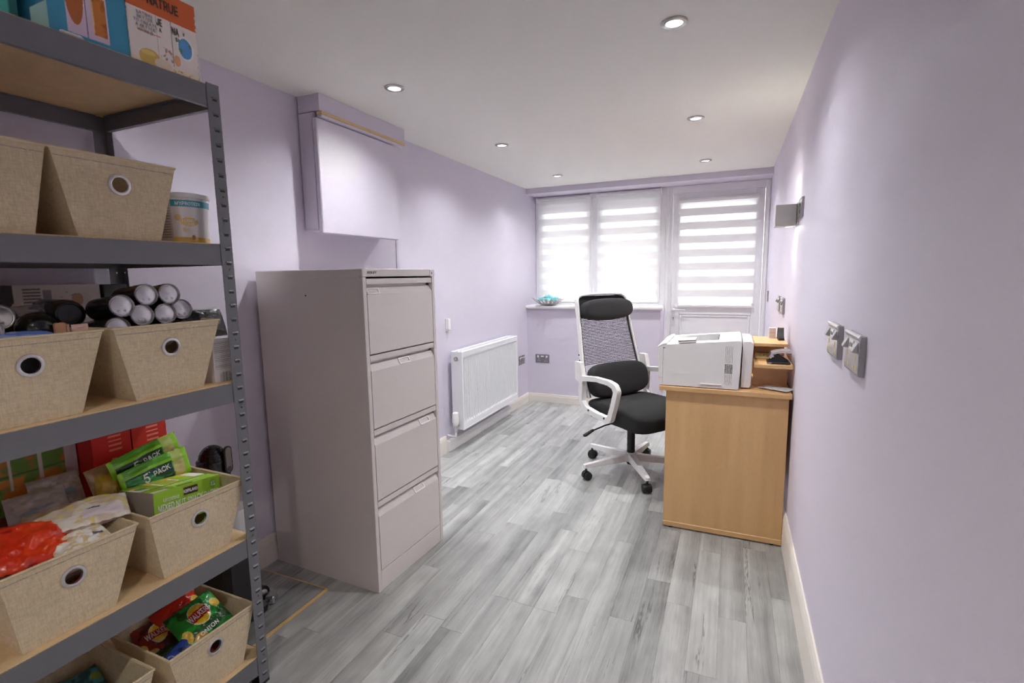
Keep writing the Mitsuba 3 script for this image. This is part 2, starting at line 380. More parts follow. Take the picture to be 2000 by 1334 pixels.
# ------------------------------------------------------------------ blinds
def blind(x0, x1, ztop, zbot, zfirst, pitch, hop, ymid, label, bandm, cord_x):
    t = thing('zebra_blind', label, 'blind', 'day and night striped roller blinds')
    part(t, 'headrail', cat([cyl((x0-.008, ymid, ztop+.018), (x1+.008, ymid, ztop+.018), .02, n=20), bx((x0-.008, ymid-.005, ztop-.006), (x1+.008, ymid+.02, ztop+.038), .003)]), 'm_white_gloss', 35)
    for xx in (x0-.014, x1+.008): part(t, 'bracket', bx((xx, ymid-.024, ztop-.008), (xx+.006, ymid+.02, ztop+.042), .002), 'm_white_plastic')
    edges = []; z = ztop; top_op = zfirst
    part(t, 'sheer_band', bx((x0, ymid-.0003, zfirst), (x1, ymid+.0003, ztop)) if False else sheet(x0, x1, zfirst, ztop, ymid), 'm_sheer')
    while top_op > zbot+.02:
        lo = max(top_op-hop, zbot)
        part(t, 'opaque_band', sheet(x0, x1, lo, top_op, ymid), bandm)
        nxt = max(top_op-pitch, zbot)
        if nxt < lo-.002: part(t, 'sheer_band', sheet(x0, x1, nxt, lo, ymid), 'm_sheer')
        top_op -= pitch
    part(t, 'bottom_bar', bx((x0-.002, ymid-.012, zbot-.022), (x1+.002, ymid+.012, zbot+.002), .005), 'm_white_gloss')
    part(t, 'cord', cat([tube([(cord_x, ymid-.02, ztop+.015), (cord_x-.002, ymid-.022, (ztop+zbot)/2), (cord_x-.012, ymid-.02, zbot+.02)], .0016, 6),
                         tube([(cord_x+.008, ymid-.02, ztop+.015), (cord_x+.006, ymid-.022, (ztop+zbot)/2), (cord_x-.004, ymid-.02, zbot+.02)], .0016, 6)]), 'm_white_plastic')
    return t
def sheet(x0, x1, z0, z1, y):
    n = 3
    V = [(x0, y, z0), (x1, y, z0), (x1, y, z1), (x0, y, z1)]
    return trimesh.Trimesh(V, [[0, 1, 2], [0, 2, 3]], process=False)
blind(.045, .582, 2.025, .995, 1.968, .1195, .066, 4.925, 'striped roller blind on the narrow left window, above the silver bowl', 'm_blind_band_daylit', .598)
blind(.663, 1.248, 2.030, .995, 1.968, .1195, .066, 4.925, 'striped roller blind on the wider window beside the door, behind the office chair', 'm_blind_band_daylit', 1.262)
blind(1.43, 2.066, 1.925, .990, 1.866, .1223, .066, 4.925, 'striped roller blind covering the glazed upper half of the white door', 'm_blind_band', 1.42)

# ------------------------------------------------------------------ downlights
def downlight(x, y, label, tint=(.97, .985, .985)):
    t = thing('downlight', label, 'ceiling light', 'recessed ceiling downlights')
    bez = lathe([(.033, -.0005), (.044, -.0005), (.044, -.003), (.041, -.006), (.031, -.0075), (.0275, -.005), (.0262, .006), (.0262, .024), (.029, .024), (.029, .0)], 40, closed=True)
    bez.apply_translation((x, y, H)); part(t, 'bezel', bez, 'm_steel', 35)
    d = lathe([(.0005, 0), (.0262, 0)], 32); d.apply_translation((x, y, H+.014))
    if d.face_normals[:, 2].mean() > 0: d.invert()
    part(t, 'lens', d, 'm_white_plastic', emitter={'type': 'area', 'radiance': rgb([LAMP*c for c in tint])})
downlight(1.680, 1.890, 'largest ceiling downlight in view, near the right wall at the top of the photo')
downlight(.476, 1.962, 'ceiling downlight just right of the wall cupboard')
downlight(1.675, 3.042, 'middle downlight of the right-hand row, above the printer desk')
downlight(.489, 3.079, 'middle downlight of the left-hand row, above the radiator')
downlight(1.671, 4.186, 'farthest downlight of the right-hand row, before the door')
downlight(.489, 4.216, 'farthest downlight of the left-hand row, before the window')
downlight(.48, .74, 'ceiling downlight of the left-hand row, over the shelving rack')
downlight(1.68, -.41, 'ceiling downlight of the right-hand row behind the camera', (1.45, 1.34, 1.16))

# ------------------------------------------------------------------ wall cupboard
t = thing('wall_cupboard', 'lilac boxed-in cupboard high on the left wall above the filing cabinet', 'cupboard')
part(t, 'valance', cat([bx((.0, 1.86, 2.052), (.118, 2.512, 2.1265)), bx((.118, 1.858, 2.050), (.131, 2.514, 2.1265), .001)]), 'm_wall', label='painted boxed valance under the ceiling')
part(t, 'batten', bx((.108, 1.862, 2.034), (.140, 2.508, 2.049), .001), 'm_mdf', label='raw wood strip under the valance')
part(t, 'batten_face', bx((.110, 1.863, 2.022), (.137, 2.50, 2.0335), .001), 'm_wall')
part(t, 'carcass', bx((-.003, 1.862, 1.512), (.092, 2.43, 2.05)), 'm_wall')
part(t, 'side_panel', bx((.004, 1.855, 1.520), (.086, 1.861, 2.045), .001), 'm_wall')
part(t, 'door_panel', bx((.098, 1.843, 1.498), (.126, 2.428, 2.018), .004), 'm_wall')

# ------------------------------------------------------------------ filing cabinet
ROT = -.0411
cx0, cy0 = .022, 1.541
CM = np.eye(4); c_, s_ = math.cos(ROT), math.sin(ROT); CM[:2, :2] = [[c_, -s_], [s_, c_]]; CM[:2, 3] = cx0, cy0
CD, CW, CH = .594, .470, 1.321
t = thing('filing_cabinet', 'tall warm grey four-drawer steel filing cabinet against the left wall', 'filing cabinet')
CB = lambda lo, hi, ch=.0015: at(bx(lo, hi, ch), CM)
carc = cat([bx((0, 0, .0), (CD-.018, .0025, CH-.03)), bx((0, CW-.0025, 0), (CD-.018, CW, CH-.03)), bx((0, 0, 0), (.003, CW, CH-.03)),
            bx((CD-.022, 0, 0), (CD, .020, CH-.032), .002), bx((CD-.022, CW-.020, 0), (CD, CW, CH-.032), .002), bx((CD-.022, .02, 0), (CD-.002, CW-.02, .085), .002),
            bx((.003, .0025, .0), (CD-.03, CW-.0025, .02))])
part(t, 'carcass', at(carc, CM), 'm_cabinet')
part(t, 'top', CB((-.001, -.001, CH-.031), (CD+.001, CW+.001, CH), .002), 'm_cabinet')
DH = (CH-.034-.088)/4
for k in range(4):
    z0 = .090+k*DH; z1 = z0+DH-.006
    # front profile: flat face, bevelled top lip, recessed grip, top rail
    pr = Polygon([(CD-.04, z0), (CD-.001, z0), (CD-.001, z1-.062), (CD-.016, z1-.036), (CD-.030, z1-.034), (CD-.030, z1-.024), (CD-.002, z1-.022), (CD-.002, z1), (CD-.04, z1)])
    d = part(t, 'drawer', at(ext(pr, CW-.046, basis((0, CW-.023, 0), (1, 0, 0), (0, 0, 1))), CM), 'm_cabinet')
    yl = [.08, .24, .40-.04, .33][k] if k != 3 else .06
    yl = {3: .06, 2: .235, 1: .36, 0: .30}[k]
    hM = CM@basis((CD-.0075, yl, z1-.049), (0, 1, 0), (-.5, 0, .87))
    ring = rrect(-.036, -.014, .036, .014, .003).difference(rrect(-.031, -.009, .031, .009, .002))
    part(d, 'label_holder', ext(ring, .003, hM), 'm_white_plastic')
lk = part(t, 'lock', at(ext(rrect(-.011, -.015, .011, .015, .004), .004, basis((CD, CW-.026, CH-.017), (0, 1, 0), (0, 0, 1))), CM), 'm_alu', label='small silver lock')
part(lk, 'keyhole', CB((CD+.004, CW-.0275, CH-.022), (CD+.0046, CW-.0245, CH-.012), 0), 'm_ink')
part(t, 'lettering', text('BISLEY', .0085, CM@basis((CD+.0012, .052, CH-.0145), (0, 1, 0), (0, 0, 1)), width=.052, bold=True), 'm_ink', label='small black maker lettering')
part(t, 'side_hole', at(cyl((.29, -.0004, 1.218), (.29, .0003, 1.218), .0035), CM), 'm_ink')

# ------------------------------------------------------------------ radiator
t = thing('radiator', 'white double panel radiator on the left wall near the window', 'radiator')
y0, y1, z0, z1, xf = 3.125, 4.155, .158, .742, .120
N = 28; ny, nz = N*8+1, 30
yy = np.linspace(y0+.004, y1-.004, ny); zz = np.concatenate([[z0+.004], np.linspace(z0+.045, z0+.075, 7), np.linspace(z0+.12, z1-.10, 14), np.linspace(z1-.062, z1-.035, 7), [z1-.004]]); nz = len(zz)
Yg, Zg = np.meshgrid(yy, zz)
ph = (Yg-y0-.02)/((y1-y0-.04)/N); ins = (Yg > y0+.02) & (Yg < y1-.02)
prof_ = np.clip(.5-.5*np.cos(2*np.pi*ph), 0, 1)**.9
mz = np.clip((Zg-(z0+.045))/.03, 0, 1)*np.clip((z1-.035-Zg)/.027, 0, 1); mz = mz*mz*(3-2*mz)
Xg = xf-.015*prof_*mz*ins
V = np.stack([Xg, Yg, Zg], -1).reshape(-1, 3)
i, j = np.meshgrid(np.arange(nz-1), np.arange(ny-1), indexing='ij'); q = (i*ny+j).ravel()
Fq = np.vstack([np.stack([q, q+1, q+ny+1], -1), np.stack([q, q+ny+1, q+ny], -1)])
part(t, 'front_panel', cat([trimesh.Trimesh(V, Fq, process=False)]), 'm_radiator', True)
part(t, 'back_panel', bx((.030, y0+.004, z0+.002), (.045, y1-.004, z1-.004), .002), 'm_radiator')
part(t, 'convector_core', bx((.046, y0+.03, z0+.02), (.108, y1-.03, z1-.03)), 'm_groove')
for ya in (y0, y1-.004): part(t, 'side_panel', bx((.030, ya, z0+.004), (xf-.003, ya+.004, z1-.002), .0015), 'm_radiator')
gr = [bx((.030, y0, z1-.004), (.040, y1, z1+.002), .001), bx((xf-.010, y0, z1-.004), (xf, y1, z1+.002), .002)]
gr += [bx((.04+.0155*k, y0, z1-.003), (.046+.0155*k, y1, z1+.001)) for k in range(5)] + [bx((.035, y0+.004+k*.0642, z1-.004), (xf-.004, y0+.008+k*.0642, z1)) for k in range(17)]
part(t, 'top_grille', cat(gr), 'm_radiator')
part(t, 'edge_frame', zy := cat([bx((xf-.004, y0, z0), (xf+.001, y0+.012, z1), .001), bx((xf-.004, y1-.012, z0), (xf+.001, y1, z1), .001), bx((xf-.004, y0, z0), (xf+.0015, y1, z0+.012), .001), bx((xf-.004, y0, z1-.012), (xf+.0015, y1, z1), .001)]), 'm_radiator')
p = part(t, 'bleed_plug', cyl((.072, y0-.001, .690), (.072, y0-.006, .690), .017, n=8), 'm_steel', 30)
part(p, 'screw', cyl((.072, y0-.006, .690), (.072, y0-.008, .690), .008, n=6), 'm_chrome')
vy = y0-.036
part(t, 'valve_body', cat([cyl((.075, y0+.002, .192), (.075, vy, .192), .010), cyl((.075, vy, .150), (.075, vy, .212), .012), cyl((.075, vy, .172), (.075, vy, .186), .017, n=6)]), 'm_chrome', 30, label='chrome radiator valve')
part(t, 'thermostat_head', (lambda m: (m.apply_translation((.075, vy, 0)), m)[1])(lathe([(.0005, .205), (.019, .205), (.023, .222), (.0245, .232), (.0245, .262), (.022, .296), (.018, .300), (.0005, .299)], 24)), 'm_white_plastic', 40)
part(t, 'supply_pipe', cat([cyl((.075, vy, .118), (.075, vy, .155), .0075), cyl((.075, vy, .120), (.004, vy, .120), .0075)]), 'm_white_plastic', 30)
part(t, 'pipe_clip', bx((.030, 4.07, z0-.012), (.100, 4.10, z0+.001), .003), 'm_grey_mid')

# ------------------------------------------------------------------ wall plates
def socket_left(y, z, name, label):
    pass
def double_socket(M, label, group=None):
    """146 x 86 plate in the local xy plane facing +z."""
    t = thing('double_socket', label, 'power socket', group)
    part(t, 'plate', ext(rrect(-.073, -.043, .073, .043, .004), .005, M), 'm_socket', 30)
    for s in (-1, 1):
        part(t, 'rocker', at(hull(np.vstack([bx((s*.046-.009, .010, .005), (s*.046+.009, .032, .0065)).vertices, bx((s*.046-.008, .028, .005), (s*.046+.008, .031, .0095)).vertices])), M), 'm_white_plastic')
        part(t, 'outlet', at(cat([bx((s*.036-.003, -.008, .0048), (s*.036+.003, .002, .0058)), bx((s*.036-.014, -.026, .0048), (s*.036-.006, -.020, .0058)), bx((s*.036+.006, -.026, .0048), (s*.036+.014, -.020, .0058))]), M), 'm_white_plastic')
    part(t, 'indicator', at(bx((-.018, .018, .0048), (.018, .030, .0058), .0005), M), 'm_white_plastic')
    return t
double_socket(basis((.1615, YF, .449), (1, 0, 0), (0, 0, 1)), 'brushed steel double socket on the far lilac wall under the window')
double_socket(basis((0, 4.535, .452), (0, 1, 0), (0, 0, 1)), 'brushed steel double socket on the left wall just past the radiator')
t = thing('room_thermostat', 'small white thermostat plate on the left wall above the radiator', 'thermostat')
part(t, 'backplate', bx((0, 3.113, .893), (.010, 3.150, .982), .002), 'm_white_plastic')
part(t, 'cover', bx((.010, 3.117, .900), (.026, 3.146, .984), .004), 'm_white_plastic')

def usb_socket(y, z, label):
    M = basis((W, y, z), (0, -1, 0), (0, 0, 1))          # faces -x
    t = thing('usb_socket', label, 'power socket', 'steel double sockets on the right wall')
    pl = ext(rrect(-.079, -.045, .079, .045, .006), .011, M)
    part(t, 'plate', pl, 'm_socket', 30)
    part(t, 'face', ext(rrect(-.073, -.040, .073, .034, .004), .0016, M@basis((0, 0, .0112), (1, 0, 0), (0, 1, 0))), 'm_alu', 30)
    part(t, 'top_ridge', at(cyl((-.076, .042, .009), (.076, .042, .009), .006, n=16), M), 'm_chrome', 40)
    for s in (-1, 1):
        part(t, 'rocker', at(hull(np.vstack([bx((s*.050-.012, .006, .0125), (s*.050+.012, .030, .0135)).vertices, bx((s*.050-.011, .008, .013), (s*.050+.011, .011, .023)).vertices])), M), 'm_steel')
        part(t, 'outlet', at(cat([bx((s*.042-.004, -.014, .0125), (s*.042+.004, .000, .0136)), bx((s*.042-.016, -.032, .0125), (s*.042-.006, -.023, .0136)), bx((s*.042+.006, -.032, .0125), (s*.042+.016, -.023, .0136))]), M), 'm_beige')
    u = part(t, 'usb_module', at(bx((-.022, .008, .0125), (.022, .030, .0145), .0008), M), 'm_white_plastic')
    for s in (-1, 1): part(u, 'port', at(bx((s*.009-.005, .014, .0145), (s*.009+.005, .023, .0149)), M), 'm_ink')
usb_socket(1.622, 1.096, 'chrome double socket with raised rockers, left of the near pair on the right wall')
usb_socket(1.372, 1.097, 'chrome double socket nearest the camera on the right wall')

def flip_plate(y, z, label, name='switch_plate', kind='wall switch', group=None, w=.043):
    M = basis((W, y, z), (0, -1, 0), (0, 0, 1)); t = thing(name, label, kind, group)
    part(t, 'plate', ext(rrect(-w, -.043, w, .043, .004), .008, M), 'm_socket', 30)
    part(t, 'face', ext(rrect(-w+.006, -.037, w-.006, .034, .003), .0012, M@basis((0, 0, .0082), (1, 0, 0), (0, 1, 0))), 'm_chrome', 30)
    return t, M
for yy, lab in ((3.49, 'nearer chrome socket plate of the pair above the far end of the desk'), (3.26+.33, '')):
    pass
for yy, lab in ((3.245, 'nearer chrome double socket of the touching pair above the desk shelves'), (3.480, 'farther chrome double socket of the touching pair above the desk shelves')):
    usb_socket(yy, 1.092, lab)
t, M_ = flip_plate(4.63, 1.088, 'thin steel light switch on the right wall next to the door', 'light_switch', 'light switch')
part(t, 'rocker', at(bx((-.010, -.014, .009), (.010, .014, .013), .001), M_), 'm_white_plastic')
t, M_ = flip_plate(2.635, 1.567, 'chrome media plate high on the right wall in front of the cube lamp', 'media_plate', 'wall plate', w=.073)
part(t, 'port', at(cat([bx((-.012, .008, .009), (.012, .022, .0102)), bx((-.012, -.022, .009), (.012, -.008, .0102))]), M_), 'm_ink')
# cube wall lamp with narrow up and down beams
t = thing('wall_lamp', 'grey cube up and down lamp mounted high on the right wall', 'wall lamp')
part(t, 'backplate', ext(rrect(-.062, -.050, .062, .050, .004), .008, basis((W, 2.785, 1.556), (0, -1, 0), (0, 0, 1))), 'm_chrome', 30)
part(t, 'body', cat([bx((2.070, 2.748, 1.500), (2.158, 2.836, 1.506), .001), bx((2.070, 2.748, 1.594), (2.158, 2.836, 1.600), .001), bx((2.070, 2.748, 1.503), (2.158, 2.754, 1.597), .001), bx((2.070, 2.830, 1.503), (2.158, 2.836, 1.597), .001), bx((2.070, 2.748, 1.503), (2.076, 2.836, 1.597), .001), bx((2.152, 2.748, 1.503), (2.158, 2.836, 1.597), .001)]), mat('m_lamp', (176, 172, 170), .4))
for s, zz_ in ((1, 1.6012), (-1, 1.4988)):
    d = lathe([(.0005, 0), (.014, 0)], 20); d.apply_translation((2.132, 2.792, zz_))
    if d.face_normals[:, 2].mean()*s < 0: d.invert()
    part(t, 'lens', d, 'm_white_plastic', emitter={'type': 'area', 'radiance': rgb((LAMP*.16, LAMP*.155, LAMP*.13))})

# ------------------------------------------------------------------ desk
t = thing('desk', 'beech laminate office desk standing along the right wall', 'desk')
part(t, 'end_panel', bx((1.614, 2.525, .034), (2.150, 2.545, .715)), 'm_beech_v')
part(t, 'end_strip', bx((1.613, 2.522, .007), (2.151, 2.546, .034), .003), 'm_beech_h', label='lighter lipping strip along the foot of the end panel')
part(t, 'end_panel', bx((1.614, 3.86, .014), (2.150, 3.88, .715)), 'm_beech_v')
part(t, 'modesty_panel', bx((2.08, 2.545, .30), (2.098, 3.86, .715)), 'm_beech_v')
part(t, 'desktop', bx((1.583, 2.500, .7155), (2.160, 3.90, .7385), .0025), 'm_beech_h')
for (xa, ya) in ((1.65, 2.535), (2.11, 2.535), (1.65, 3.87), (2.11, 3.87)): part(t, 'foot', cyl((xa, ya, 0), (xa, ya, .0142 if ya > 3 else .0072), .009, n=14), 'm_black')
t = thing('desk_organiser', 'two-step beech shelf unit on the desk beside the printer, against the right wall', 'desk shelf')
part(t, 'riser', bx((2.003, 2.668, .739), (2.150, 2.686, .846)), 'm_beech_h')
part(t, 'shelf', bx((2.001, 2.535, .8465), (2.160, 3.00, .8645), .002), 'm_beech_h')
part(t, 'riser', bx((2.003, 2.835, .865), (2.146, 2.85, .930)), 'm_beech_h')
part(t, 'shelf', bx((2.001, 2.660, .9305), (2.147, 2.955, .9465), .002), 'm_beech_h')
part(t, 'back_support', bx((2.003, 2.975, .739), (2.150, 2.99, .846)), 'm_beech_h')
part(t, 'back_support', bx((2.003, 2.93, .865), (2.146, 2.945, .930)), 'm_beech_h')

# printer
t = thing('laser_printer', 'boxy white laser printer on the near end of the desk', 'printer')
PM = basis((0, 2.92, 0), (1, 0, 0), (0, 0, 1))      # extrude towards -y
pp = Polygon([(1.580, .742), (1.936, .742), (1.938, .750), (1.946, .962), (1.940, .972), (1.60, .941), (1.574, .928), (1.576, .745)])
body = ext(pp, .408, PM)
cut = hull([(1.612, 2.60, .945), (1.612, 2.86, .945), (1.845, 2.60, .905), (1.845, 2.86, .905), (1.612, 2.60, 1.1), (1.612, 2.86, 1.1), (1.845, 2.60, 1.1), (1.845, 2.86, 1.1)])
slots = cat([bx((1.8765+k*.0055, 2.50, .815), (1.8793+k*.0055, 2.522, .860)) for k in range(6)])
body.merge_vertices(); B = md(body)-md(cut)
for k in range(6): B = B-md(bx((1.8765+k*.0058, 2.50, .815), (1.8796+k*.0058, 2.522, .860)))
B = B-md(bx((1.772, 2.50, .752), (1.862, 2.516, .757)))
part(t, 'body', tm(B), 'm_printer')
part(t, 'top_cover', ext(Polygon([(1.572, .9285), (1.5985, .9425), (1.612, .9436), (1.612, .949), (1.5985, .948), (1.570, .932)]), .408, PM), 'm_white_plastic')
part(t, 'output_tray', hull([(1.614, 2.602, .944), (1.614, 2.858, .944), (1.843, 2.602, .9065), (1.843, 2.858, .9065), (1.614, 2.602, .9425), (1.614, 2.858, .9425), (1.843, 2.602, .905), (1.843, 2.858, .905)]), 'm_tray')
part(t, 'tray_throat', bx((1.840, 2.605, .907), (1.8448, 2.855, .958)), 'm_grey_dark')
part(t, 'seam', cat([bx((1.596, 2.5112, .748), (1.5972, 2.5126, .928)), bx((1.577, 2.5112, .7785), (1.597, 2.5126, .7797)), bx((1.5985, 2.5112, .9275), (1.942, 2.5126, .9284))][:2]), 'm_groove')
part(t, 'latch', bx((1.596, 2.511, .925), (1.606, 2.5125, .929)), 'm_grey_mid')
for k in range(6): part(t, 'vent_slot_shade', bx((1.8766+k*.0058, 2.514, .8152), (1.8795+k*.0058, 2.5215, .8598)), 'm_ink')  # dark strips laid in the cut slots to paint the shade inside
part(t, 'grip', bx((1.770, 2.506, .757), (1.864, 2.514, .763), .002), 'm_printer')
for k in range(6):
    part(t, 'vent_ridge', bx((1.8765+k*.0058, 2.5112, .762), (1.8779+k*.0058, 2.5124, .811)), 'm_groove')
    part(t, 'vent_ridge', bx((1.8775+k*.0058, 2.5112, .866), (1.8789+k*.0058, 2.5124, .945)), 'm_groove')
part(t, 'rear_cover', cat([ext(Polygon([(1.949, .745), (1.984, .745), (1.990, .755), (1.996, .955), (1.985, .963), (1.951, .963)]), .34, basis((0, 2.90, 0), (1, 0, 0), (0, 0, 1)))]), 'm_printer')
part(t, 'foot', cat([bx((1.60, 2.53, .7388), (1.63, 2.56, .743)), bx((1.89, 2.53, .7388), (1.92, 2.56, .743)), bx((1.60, 2.87, .7388), (1.63, 2.90, .743)), bx((1.89, 2.87, .7388), (1.92, 2.90, .743))]), 'm_grey_dark')
t = thing('notepad', 'small white notepad with a dark cover lying on top of the printer', 'notepad')
NM = basis((1.705, 2.566, .9535), (1, .02, .088), (-.02, 1, 0))
part(t, 'pages', at(bx((-.040, -.050, .000), (.040, .050, .009), .001), NM), 'm_pouch')
part(t, 'cover', at(bx((-.041, -.051, .0091), (.041, .051, .0105), .0004), NM), 'm_ink')
part(t, 'top_sheet', at(bx((-.038, -.048, .0106), (.040, .051, .0135), .0006), NM), 'm_ink_white')
# phone in a plastic sleeve
PH = basis((2.100, 2.590, .7386), (.86, -.50, 0), (.5, .86, 0))
t = thing('plastic_sleeve', 'clear plastic sleeve lying on the desk corner with a grey gadget inside', 'plastic bag')
sm, sc, sf = packet(.135, .085, .006, PH@T4(0, 0, .009) if False else PH@np.array([[1, 0, 0, 0], [0, 1, 0, 0], [0, 0, 1, .0075], [0, 0, 0, 1.]]), paint((205, 203, 206), (BLOB(3, 5, .55), (235, 234, 236))), 5, 0, 40, .003)
part(t, 'bag', sm, 'm_clear_film', True, color=sc)
one('phone', 'small grey handset inside the clear sleeve on the desk corner', 'phone', at(bx((-.01, -.028, .003), (.055, .025, .0115), .003), PH), 'm_grey_mid')
# hole punch on the lower step
t = thing('hole_punch', 'black and silver two-hole punch on the lower desk shelf', 'hole punch')
hz = .8648
part(t, 'base', bx((2.064, 2.556, hz), (2.150, 2.640, hz+.010), .003), 'm_black')
part(t, 'paper_gauge', bx((2.054, 2.552, hz+.002), (2.072, 2.650, hz+.007), .001), 'm_chrome')
fr = Polygon([(2.066, hz+.010), (2.148, hz+.010), (2.120, hz+.028), (2.100, hz+.042), (2.075, hz+.046), (2.066, hz+.034)])
for yy in (2.566, 2.620): part(t, 'side_frame', ext(fr, .006, basis((0, yy+.006, 0), (1, 0, 0), (0, 0, 1))), 'm_black')
hd = LineString([(2.068, hz+.030), (2.074, hz+.047), (2.092, hz+.053), (2.120, hz+.058), (2.146, hz+.057)]).buffer(.0055, quad_segs=4)
part(t, 'handle', ext(hd, .072, basis((0, 2.632, 0), (1, 0, 0), (0, 0, 1))), 'm_alu', 30)
part(t, 'pivot', cyl((2.077, 2.559, hz+.036), (2.077, 2.634, hz+.036), .005), 'm_chrome', 30)
# calculator
t = thing('calculator', 'cream pocket calculator on the lower desk shelf behind the punch', 'calculator')
KM = basis((2.048, 2.752, hz+.0036), (1, -.02, 0), (.02, 1, .06))
part(t, 'case', at(bx((-.038, -.052, 0), (.038, .052, .012), .003), KM), 'm_beige')
part(t, 'display', at(bx((-.030, .024, .0119), (.030, .044, .0128)), KM), 'm_grey_mid')
for k in range(4):
    for r_ in range(3): part(t, 'key', at(bx((-.032+k*.0165, -.046+r_*.021, .0119), (-.019+k*.0165, -.031+r_*.021, .0165), .002), KM), 'm_beige')
# upper step: pale card box and tape dispenser
t = thing('card_box', 'pale pink card box at the far end of the upper desk shelf', 'box')
cm_, cc_ = carton((.030, .052, .05), basis((2.092, 2.875, .973), (1, 0, 0), (0, 0, 1)), {'all': paint((214, 196, 190)), 'front': paint((214, 196, 190), (R(0, .45, 1, .62), (200, 178, 178)), (R(.1, .15, .9, .25), (196, 186, 184)))}, .002)
part(t, 'body', cm_, 'm_vc', color=cc_)
t = thing('tape_dispenser', 'dark desk tape dispenser beside the pale box on the upper shelf', 'tape dispenser')
td = Polygon([(2.79, .9470), (2.885, .9470), (2.888, .965), (2.880, .99), (2.865, 1.004), (2.845, 1.004), (2.832, .985), (2.815, .965), (2.79, .958)])
part(t, 'body', ext(td, .026, basis((2.114, 0, 0), (0, 1, 0), (0, 0, 1))), 'm_black')
part(t, 'tape_roll', cyl((2.118, 2.858, .985), (2.136, 2.858, .985), .021, n=28), 'm_gold', 30)
one('paper_sheet', 'white paper stack at the far end of the desk behind the shelves', 'paper', bx((1.86, 3.02, .7388), (2.07, 3.31, .765), .001), 'm_ink_white')

# ------------------------------------------------------------------ office chair
CHA = math.radians(-35)
KM = basis((1.328, 3.189, 0), (math.cos(CHA), math.sin(CHA), 0), (-math.sin(CHA), math.cos(CHA), 0))
t = thing('office_chair', 'high-back office chair with black mesh back and white frame behind the desk', 'chair')
K = lambda m: at(m, KM)
bxp = lambda z: np.interp(z, [.44, .5, .6, .7, .8, .95, 1.145], [-.125, -.140, -.170, -.200, -.225, -.262, -.305])
base = [cyl((0, 0, .078), (0, 0, .135), .043, .036, n=28)]
part(t, 'base_hub', K(base[0]), 'm_white_plastic', 35)
for k in range(5):
    a = math.radians(-135+72*k+35); d = np.array([math.cos(a), math.sin(a), 0]); e = np.array([-d[1], d[0], 0])
    P = []
    for r_, hw, zl, zh in ((.020, .026, .082, .128), (.20, .022, .086, .112), (.345, .017, .078, .100)):
        for s in (-1, 1): P += [d*r_+e*hw*s+[0, 0, zl], d*r_+e*hw*s*.7+[0, 0, zh]]
    P += [d*.352+[0, 0, .082], d*.350+[0, 0, .098]]
    part(t, 'base_leg', K(hull(P)), 'm_white_plastic', 20)
    c = d*.333
    ca = part(t, 'caster', K(cat([cyl(c+[0, 0, .050], c+[0, 0, .080], .007, n=12), hull(np.vstack([(cyl(c+e*-.012+[0, 0, .032], c+e*.012+[0, 0, .032], .026, n=20)).vertices, [c+d*.0+[0, 0, .060]]]))])), 'm_black', 35)
    for s in (-1, 1): part(ca, 'wheel', K(cyl(c+e*s*.010-d*.006+[0, 0, .0275], c+e*s*.026-d*.006+[0, 0, .0275], .0275, .0245, n=24)), 'm_black', 35)
part(t, 'gas_lift', K(cat([cyl((0, 0, .055), (0, 0, .30), .025, n=24), cyl((0, 0, .26), (0, 0, .36), .021, n=24)])), 'm_black', 35)
part(t, 'tilt_mechanism', K(cat([bx((-.12, -.075, .335), (.11, .075, .372), .01), cyl((.075, -.02, .285), (.075, -.02, .34), .028, .030, n=20)])), 'm_black', 30)
lv = part(t, 'lever', K(tube([(-.02, -.06, .350), (-.06, -.17, .325), (-.105, -.235, .290), (-.135, -.275, .262)], .005, 8)), 'm_black', 30)
part(lv, 'lever_tip', K(hull(np.vstack([bx((-.112, -.238, .285), (-.098, -.228, .300), .003).vertices, bx((-.142, -.288, .252), (-.120, -.262, .266), .004).vertices]))), 'm_black')
# seat cushion with waterfall front
st = superq(.248, .252, .062, .42, .42, 64)
v = st.vertices.copy(); v[:, 0] += .045; v[:, 2] += .422
v[:, 2] += np.where(v[:, 2] > .422, .018*np.clip(np.abs(v[:, 1])/.25, 0, 1)**3, 0)-.030*np.clip((v[:, 0]-.12)/.17, 0, 1)**2
st.vertices = v
part(t, 'seat', K(st), 'm_black_fabric', True)
part(t, 'seat_base', K(hull([(x_, y_, z_) for x_ in (-.17, .19) for y_ in (-.19, .19) for z_ in (.366, .385)])), 'm_black')
